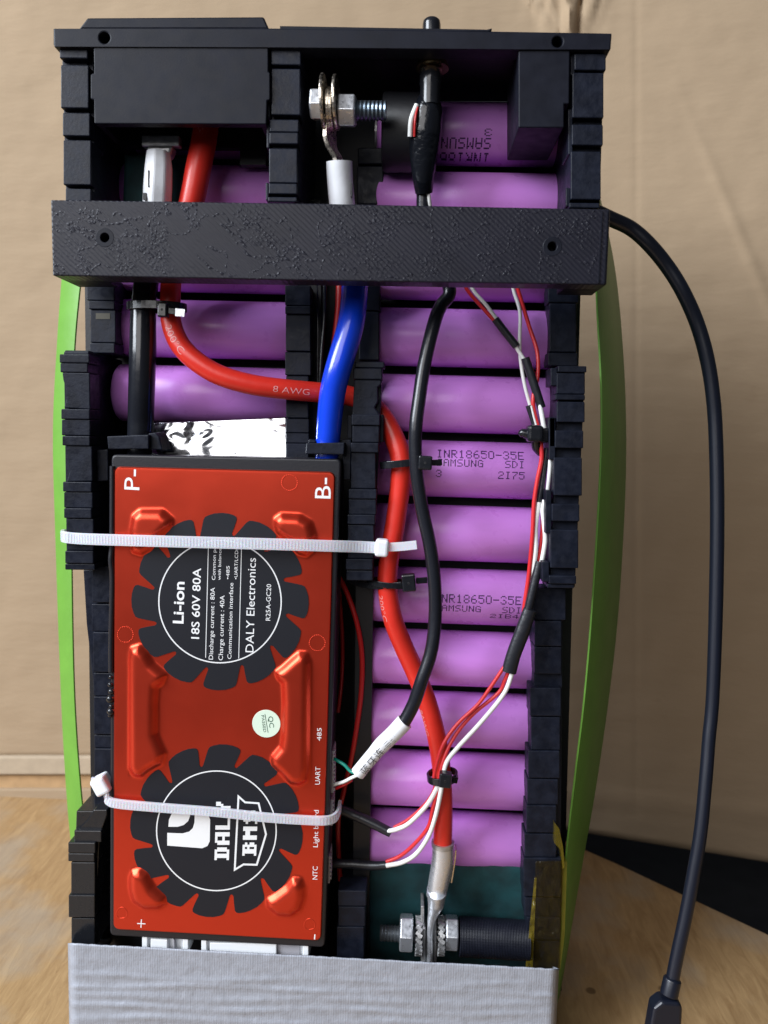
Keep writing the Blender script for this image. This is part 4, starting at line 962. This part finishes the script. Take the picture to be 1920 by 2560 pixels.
# ------------------------------------------------------------------ zip ties
def big_tie(label, l, head, tail, wpx, Yh, closed_side=None):
    t = thing('cable_tie', label, 'cable tie', P(l[0][0], l[0][1]+20, l[0][2]), 'white nylon cable ties')
    path = spline(pts3(l), 14); W = mm(wpx, l[0][2]); wd = Vector((0, 0, 1))
    beam(path, wd, W, 1.0).build('strap', 'nylon', t, smooth=False, bevel=.15)
    g = Geo(); cum = 0; nxt = .8
    for a, b in zip(path, path[1:]):
        d = (b-a).length
        while nxt < cum+d:
            p = a.lerp(b, (nxt-cum)/d); tn = (b-a).normalized(); nn = tn.cross(wd).normalized()
            if nn.y > 0: nn = -nn
            wu = (wd-tn*wd.dot(tn)).normalized()
            cube(p+nn*.52, tn*.22, wu*W*.36, nn*.06, g); nxt += .95
        cum += d
    k = g.build('teeth', 'nylon', t); k['kind'] = 'stuff'
    c, hw, hh, dd, rot = head
    cc = P(c[0], c[1], Yh); ca, sa = math.cos(rot), math.sin(rot); ux, uz = Vector((ca, 0, sa)), Vector((-sa, 0, ca))
    cube(cc, ux*mm(hw, Yh)/2, Vector((0, dd/2, 0)), uz*mm(hh, Yh)/2).build('head', 'nylon_solid', t, bevel=.9, seg=3)
    if tail:
        beam(spline(pts3(tail), 6), wd, mm(22, tail[0][2]), .9).build('tail', 'nylon', t, bevel=.1)
    return t
big_tie('long white cable tie across the upper fan decal with its head at the right',
        [(174, 1336, 246), (158, 1337, 238), (160, 1342, 230.5), (190, 1346, 229), (260, 1349, 227), (400, 1353, 225.4), (550, 1357, 225), (700, 1361, 225.3), (830, 1365, 227), (900, 1367, 229.5), (945, 1369, 230)],
        ((955, 1369), 34, 44, 4.6, -.05), [(968, 1368, 229), (1005, 1366, 228.5), (1042, 1362, 228)], 27, 229.5)
big_tie('sagging white cable tie across the lower fan decal with its head at the left',
        [(262, 1960, 230), (266, 1988, 228.8), (272, 2002, 228), (300, 2010, 227.4), (400, 2019, 226.8), (540, 2030, 226.4), (660, 2043, 226.6), (760, 2050, 227.2), (815, 2051, 227.8), (838, 2043, 230), (848, 2025, 234), (850, 2010, 238)],
        ((256, 1960), 40, 48, 5.2, .5), [(243, 1955, 229.5), (228, 1953, 229.5)], 24, 230)
def small_tie(label, c, Yc, r_along, wdir, w, head, tail, rx, ry, m_='gloss_black'):
    """ring of thin black strap round a cable; wdir is the cable direction (px)"""
    t = thing('cable_tie', label, 'cable tie', P(c[0], c[1]+15, Yc), 'small black cable ties')
    cc = P(c[0], c[1], Yc); a = (P(c[0]+wdir[0], c[1]+wdir[1], Yc)-cc).normalized(); s = a.cross(Vector((0, 1, 0))).normalized()
    path = [cc+s*rx*math.cos(2*math.pi*i/36)+Vector((0, -1, 0))*ry*math.sin(2*math.pi*i/36) for i in range(36)]
    beam(path, a, w, .7, closed=True).build('strap', m_, t, bevel=.12)
    (hx, hy), hw, hh, hY, rot = head
    hc = P(hx, hy, hY); ux = (P(hx+math.cos(rot)*10, hy+math.sin(rot)*10, hY)-hc).normalized(); uz = ux.cross(Vector((0, 1, 0))).normalized()
    h = cube(hc, ux*mm(hw, hY)/2, Vector((0, 1.6, 0)), uz*mm(hh, hY)/2).build('head', m_, t, bevel=.45)
    k = lathe(hc-Vector((0, 1.62, 0)), (0, 1, 0), [(0, .35), (.1, .5)], 12).build('hole_mark', 'wall_black', t); k.parent = h
    if tail: beam(spline(pts3(tail), 5), a, mm(15, tail[0][2]), .9).build('tail', m_, t, bevel=.12)
    return t
# at the black and red cables under the crossbar
t = small_tie('black cable tie joining the black and red cables under the crossbar', (392, 768), 237, 0, (0, 10), mm(20, 234), ((409, 776), 24, 36, 230.3, .05), [(421, 777, 230.5), (444, 780, 230.8), (462, 783, 231)], 8.6, 5.2)
flat(zC((802, 736), (858, 742), (854, 786), (800, 782)), 229.9).build('shiny_patch', 'steel', t)
small_tie('black cable tie on the red cable with its head over the thin black cable', (1004, 1158), 237, 0, (1, 10), mm(18, 232), ((1063, 1157), 34, 35, 226.5, .05), [(1080, 1157, 227), (1104, 1156, 228)], 6.2, 4.6)
# bridge of that tie to its head
t = small_tie('black cable tie round the red cable below the middle spacer strip', (973, 1457), 238.2, 0, (-1, 10), mm(14, 236), ((1022, 1456), 34, 44, 234.5, -.1), [(1040, 1452, 234.5), (1068, 1450, 235)], 6.6, 4.4)
beam(spline(pts3([(868, 1448, 243), (905, 1461, 239), (950, 1466, 236), (1004, 1461, 234.5)]), 6), Vector((0, 0, 1)), mm(14, 236), .8).build('strap', 'gloss_black', t, bevel=.1)
small_tie('small black cable tie holding thin wires to the red cable', (1106, 1940), 236.4, 0, (1, 10), mm(19, 232), ((1113, 1948), 32, 38, 230.6, .12), [(1128, 1949, 231), (1142, 1951, 232.5)], 4.5, 4.6)
kn = thing('cable_tie', 'glossy black tie knot bundling thin wires beside the right spacer', 'cable tie', P(1340, 1108, 237), 'small black cable ties')
cube(P(1336, 1084, 235), Vector((mm(20, 235), 0, 0)), Vector((0, 2.4, 0)), Vector((0, 0, mm(21, 235)))).build('head', 'gloss_black', kn, bevel=1.1, seg=3)
cube(P(1355, 1088, 237), Vector((mm(16, 235), 0, 0)), Vector((0, 2.2, 0)), Vector((0, 0, mm(18, 235)))).build('strap', 'gloss_black', kn, bevel=.8, seg=3)
tube(pts3([(1318, 1085, 235), (1306, 1083, 235), (1298, 1088, 235)]), [1.5, 1.3, .7], 12).build('tail', 'gloss_black', kn, smooth=True)
tube(pts3([(1340, 1100, 237), (1342, 1118, 238), (1352, 1135, 239)]), [1.5, 1.5, 1.0], 12).build('loop', 'gloss_black', kn, smooth=True)

# ------------------------------------------------------------------ terminals
def hexnut(c, halfw, R, m_, parent, rot=15, name='nut'):
    g = lathe(c, (1, 0, 0), [(-halfw, R*.90), (-halfw+.35, R), (halfw-.35, R), (halfw, R*.90)], g=Geo(), hexa=rot)
    return g.build(name, m_, parent, bevel=.2)
def threads(c0, L_, R, m_, parent, name='threaded_rod', pitch=1.1):
    prof = []; x = 0
    while x < L_: prof += [(x, R*.86), (x+pitch*.5, R)]; x += pitch
    prof.append((L_, R*.86)); return lathe(c0, (1, 0, 0), prof, 28).build(name, m_, parent, smooth=False)
# upper terminal
YU = 227
ut = thing('terminal_bolt', 'zinc plated terminal bolt with nut in the upper compartment', 'bolt', P(860, 310, YU))
def PX(px, py, Y): return P(px, py, Y)
c = P(792, 262, YU); hexnut(c, mm(15, YU), mm(37, YU), 'steel', ut, 46, 'bolt_head')
c = P(868, 277, YU); hexnut(c, mm(21, YU), mm(39, YU), 'steel', ut, 46)
threads(P(800, 275, YU), mm(160, YU), mm(23, YU), 'thread_steel', ut)
for x, y0, y1, Yp, lab in ((811, 194, 326, YU, 'washer_plate'), (841, 196, 318, YU, 'washer_plate'), (823, 224, 318, YU, 'washer_plate'), (830, 224, 318, YU, 'washer_plate')):
    c0 = P(x, (y0+y1)/2, Yp); R = mm((y1-y0)/2, Yp)
    lathe(c0, (1, -.04, .03), [(-.45, R*.97), (-.3, R), (.3, R), (.45, R*.97)], 36).build(lab, 'copper', ut, bevel=.1)
lug = thing('cable_lug', 'twisted copper cable lug with a white sleeve in the upper compartment', 'cable lug', P(850, 510, 240))
path = spline(pts3([(826, 262, 228), (826, 300, 228), (824, 335, 228.5), (828, 365, 229), (843, 395, 230), (850, 420, 231)]), 6)
beam(path, Vector((.35, 1, 0)).normalized(), [7.0-.15*abs(i-14) for i in range(len(path))], 1.3).build('tongue', 'copper', lug, bevel=.25)
s3 = pts3([(848, 404, 230), (850, 450, 231), (855, 510, 232), (860, 560, 234)])
tube(s3, mm(63, 231)/2, 24, cap=True).build('sleeve', 'white_sleeve', lug, smooth=True)
cube(P(879, 476, 229.2), Vector((mm(2, 229), 0, 0)), Vector((0, .5, 0)), Vector((0, 0, mm(15, 238)))).build('slot_mark', 'wall_black', lug)
lg2 = thing('cable_lug', 'cable lug in a white sleeve beside the red cable at the upper left', 'cable lug', P(394, 510, 240))
s3 = pts3([(396, 380, 233), (396, 420, 233), (394, 470, 233), (392, 520, 234)])
tube(s3, [mm(w, 239)/2 for w in (58, 68, 71, 71)], 8, cap=True).build('sleeve', 'white_sleeve', lg2, smooth=False, bevel=.5)
prism(zA((600, 800), (825, 800), (825, 865), (600, 865)), 233, 236).build('tongue', 'dull_steel', lg2, bevel=.4)
prism(zA((628, 862), (790, 862), (765, 925), (650, 925)), 232.4, 237).build('barrel', 'dull_steel', lg2, bevel=.8)
cube(P(*zA.p(645, 1060), 229.3), Vector((mm(1.5, 236), 0, 0)), Vector((0, .3, 0)), Vector((0, 0, mm(19, 236)))).build('slot_mark', 'wall_black', lg2)
cube(P(*zA.p(622, 1165), 229.9), Vector((mm(4, 236), 0, 0)), Vector((0, .3, 0)), Vector((0, 0, mm(8, 236)))).build('slot_mark', 'wall_black', lg2)
# black standoff behind the upper bolt
so_ = thing('standoff', 'round black plastic standoff right of the upper terminal bolt', 'standoff', P(1000, 425, 246))
lathe(P(1030, 333, 242), (1, 0, 0), [(-mm(70, 242), mm(84, 242)), (-mm(66, 242), mm(88, 242)), (mm(60, 242), mm(88, 242)), (mm(60, 242), mm(80, 242))], 40).build('round_spacer', 'wall_black', so_, smooth=True)
prism(zB((375, 712), (498, 712), (498, 790), (375, 790)), 247, 262).build('rib', 'black', so_, bevel=.3)
prism(zB((372, 800), (498, 800), (498, 985), (372, 985)), 247.6, 262).build('rib', 'black', so_, bevel=.3)

# lower terminal
YL = 243
lt = thing('terminal_bolt', 'steel terminal bolt with two hex nuts and lock washers above the silver tape', 'bolt', P(1090, 2400, YL))
yc = 2340
threads(P(950, 2332, YL), mm(90, YL), mm(21, YL), 'shade_dark_rod', lt)
c = P(*zQ.p(192, 868), YL); hexnut(c, mm(17.5, YL), mm(47, YL), 'steel', lt, 13)
c = P(*zQ.p(583, 868), YL); hexnut(c, mm(17, YL), mm(44, YL), 'steel', lt, 13)
for x in (300, 492):
    c = P(*zQ.p(x, 895), YL); R = mm(47, YL); g = Geo()
    for k in range(20):
        a = 2*math.pi*k/20; rd = Vector((0, math.cos(a), math.sin(a))); tg = Vector((0, -math.sin(a), math.cos(a)))
        cube(c+rd*R*.93, Vector((.95, 0, 0))+tg*.6, tg*.42-Vector((.2, 0, 0)), rd*.5, g)
    lathe(c, (1, 0, 0), [(-.5, R*.9), (.5, R*.9)], 24, g); g.build('lock_washer', 'dull_steel', lt)
for x, yt, yb, Yp in ((333, 640, 1300, 242), (345, 830, 1300, 240.2), (440, 740, 1300, 242.5)):
    a = zQ.box(x-14, x+14, yt, yb); prism([(a[0], a[2]), (a[1], a[2]), (a[1], a[3]), (a[0], a[3])], Yp, Yp+8).build('bus_tab', 'dull_steel', lt, bevel=.35)
lg = thing('cable_lug', 'bright tinned cable lug on the end of the thick red cable', 'cable lug', P(1085, 2400, 240))
tube(pts3([(1107, 2112, 240), (1106, 2150, 240), (1098, 2200, 240.3), (1090, 2240, 240.8)]), [mm(w, 240)/2 for w in (57, 57, 55, 52)], 28).build('barrel', 'steel', lg, smooth=True)
lathe(P(1107, 2111, 240), (0, 0, 1), [(-.6, mm(29.5, 240)), (.9, mm(30, 240)), (.9, mm(26, 240))], 32).build('barrel_rim', 'dull_steel', lg, smooth=True)
lipp = spline(pts3([(1139, 2118, 241), (1136, 2150, 241.5), (1128, 2200, 242)]), 6)
beam(lipp, Vector((0, 1, 0)), 3.2, .5).build('barrel_lip', 'copper', lg, bevel=.1)
tube(pts3([(1092, 2225, 240.5), (1090, 2255, 240.8), (1082, 2285, 241), (1076, 2320, 240.6), (1074, 2400, 240.4), (1074, 2440, 240.4)]), [3.15, 2.7, 1.6, 1.05, 1.0, 1.0], 20, flat=1.6).build('tongue', 'steel', lg, smooth=True)
st = thing('standoff', 'ridged black cylinder standoff between the lower bolt and the right spacer', 'standoff', P(1230, 2395, YL))
c0 = P(*zQ.p(650, 900), YL); L_ = (P(*zQ.p(1250, 915), YL)-c0).length; prof = []; x = 0
while x < L_: prof += [(x, mm(48, YL)), (x+.18, mm(48.8, YL)), (x+.34, mm(48.8, YL))]; x += .5
lathe(c0, (1, 0, -.012), prof, 48).build('sleeve', 'print', st, smooth=False)

# ------------------------------------------------------------------ straps and outside cord
def strap(label, L_, Rr):
    Lp = spline([P(*q) for q in L_], 8); Rp = spline([P(*q) for q in Rr], 8); vs = []
    for a, b in zip(Lp, Rp): vs += [a, b]
    g = Geo().add(vs, [(2*i, 2*i+1, 2*i+3, 2*i+2) for i in range(len(Lp)-1)])
    return tagd(g.build('strap', 'strap', smooth=True, solid=.6, bevel=.1), label, 'strap', 'green straps beside the pack')
strap('bright green flat strap hanging left of the pack',
      [(170, 520, 268), (157, 680, 268), (144, 860, 268), (134, 1080, 268), (140, 1342, 268), (154, 1740, 268), (168, 1987, 268), (180, 2120, 268), (195, 2260, 268)],
      [(222, 520, 262), (205, 680, 262), (188, 860, 262), (180, 1080, 262), (180, 1400, 262), (187, 1740, 262), (204, 1987, 262), (222, 2120, 262), (240, 2260, 262)])
strap('dark green flat strap bowed out right of the pack in shade',
      [(1470, 500, 246), (1486, 650, 246), (1494, 800, 246), (1503, 1000, 246), (1499, 1200, 246), (1481, 1500, 246), (1461, 1740, 246), (1436, 1950, 246), (1414, 2150, 246), (1396, 2400, 248), (1385, 2520, 254)],
      [(1500, 500, 282), (1532, 650, 284), (1550, 800, 285), (1562, 1000, 286), (1562, 1220, 286), (1545, 1520, 286), (1521, 1740, 285), (1488, 1970, 282), (1456, 2150, 276), (1413, 2400, 266), (1392, 2520, 264)])
cd = thing('charging_cord', 'thin black cord bowing out right from the crossbar and ending in a plug', 'cord', P(1660, 2550, 262))
cl = [(1420, 500, 246), (1480, 525, 246), (1527, 547, 246), (1577, 571, 247), (1621, 609, 247), (1666, 663, 248), (1704, 723, 248), (1739, 799, 249), (1764, 881, 249), (1780, 970, 249), (1789, 1080, 249), (1793, 1273, 248), (1790, 1504, 246), (1782, 1736, 243), (1772, 1850, 241), (1765, 1940, 239), (1752, 2075, 236), (1735, 2178, 234), (1716, 2281, 232), (1694, 2384, 230), (1681, 2450, 229)]
tube(pts3(cl), [mm(w, 255)/2 for w in [34]*9+[33]*4+[31]*8], 20).build('cord', 'cord', cd, smooth=True)
d_ = (P(1664, 2520, 227)-P(1681, 2443, 229)).normalized()
lathe(P(1682, 2444, 229), d_, [(0, mm(19, 229)), (.5, mm(23, 229)), (5.2, mm(23, 229)), (5.2, mm(18, 229))], 28).build('strain_relief', 'cord', cd, smooth=True, bevel=.2)
prism([(1655, 2505), (1700, 2508), (1708, 2522), (1700, 2660), (1610, 2660), (1634, 2522)], 225.5, 231).build('plug_body', 'cord', cd, bevel=1.2, seg=3)

for o in scene.objects:
    if '_o' in o: del o['_o']
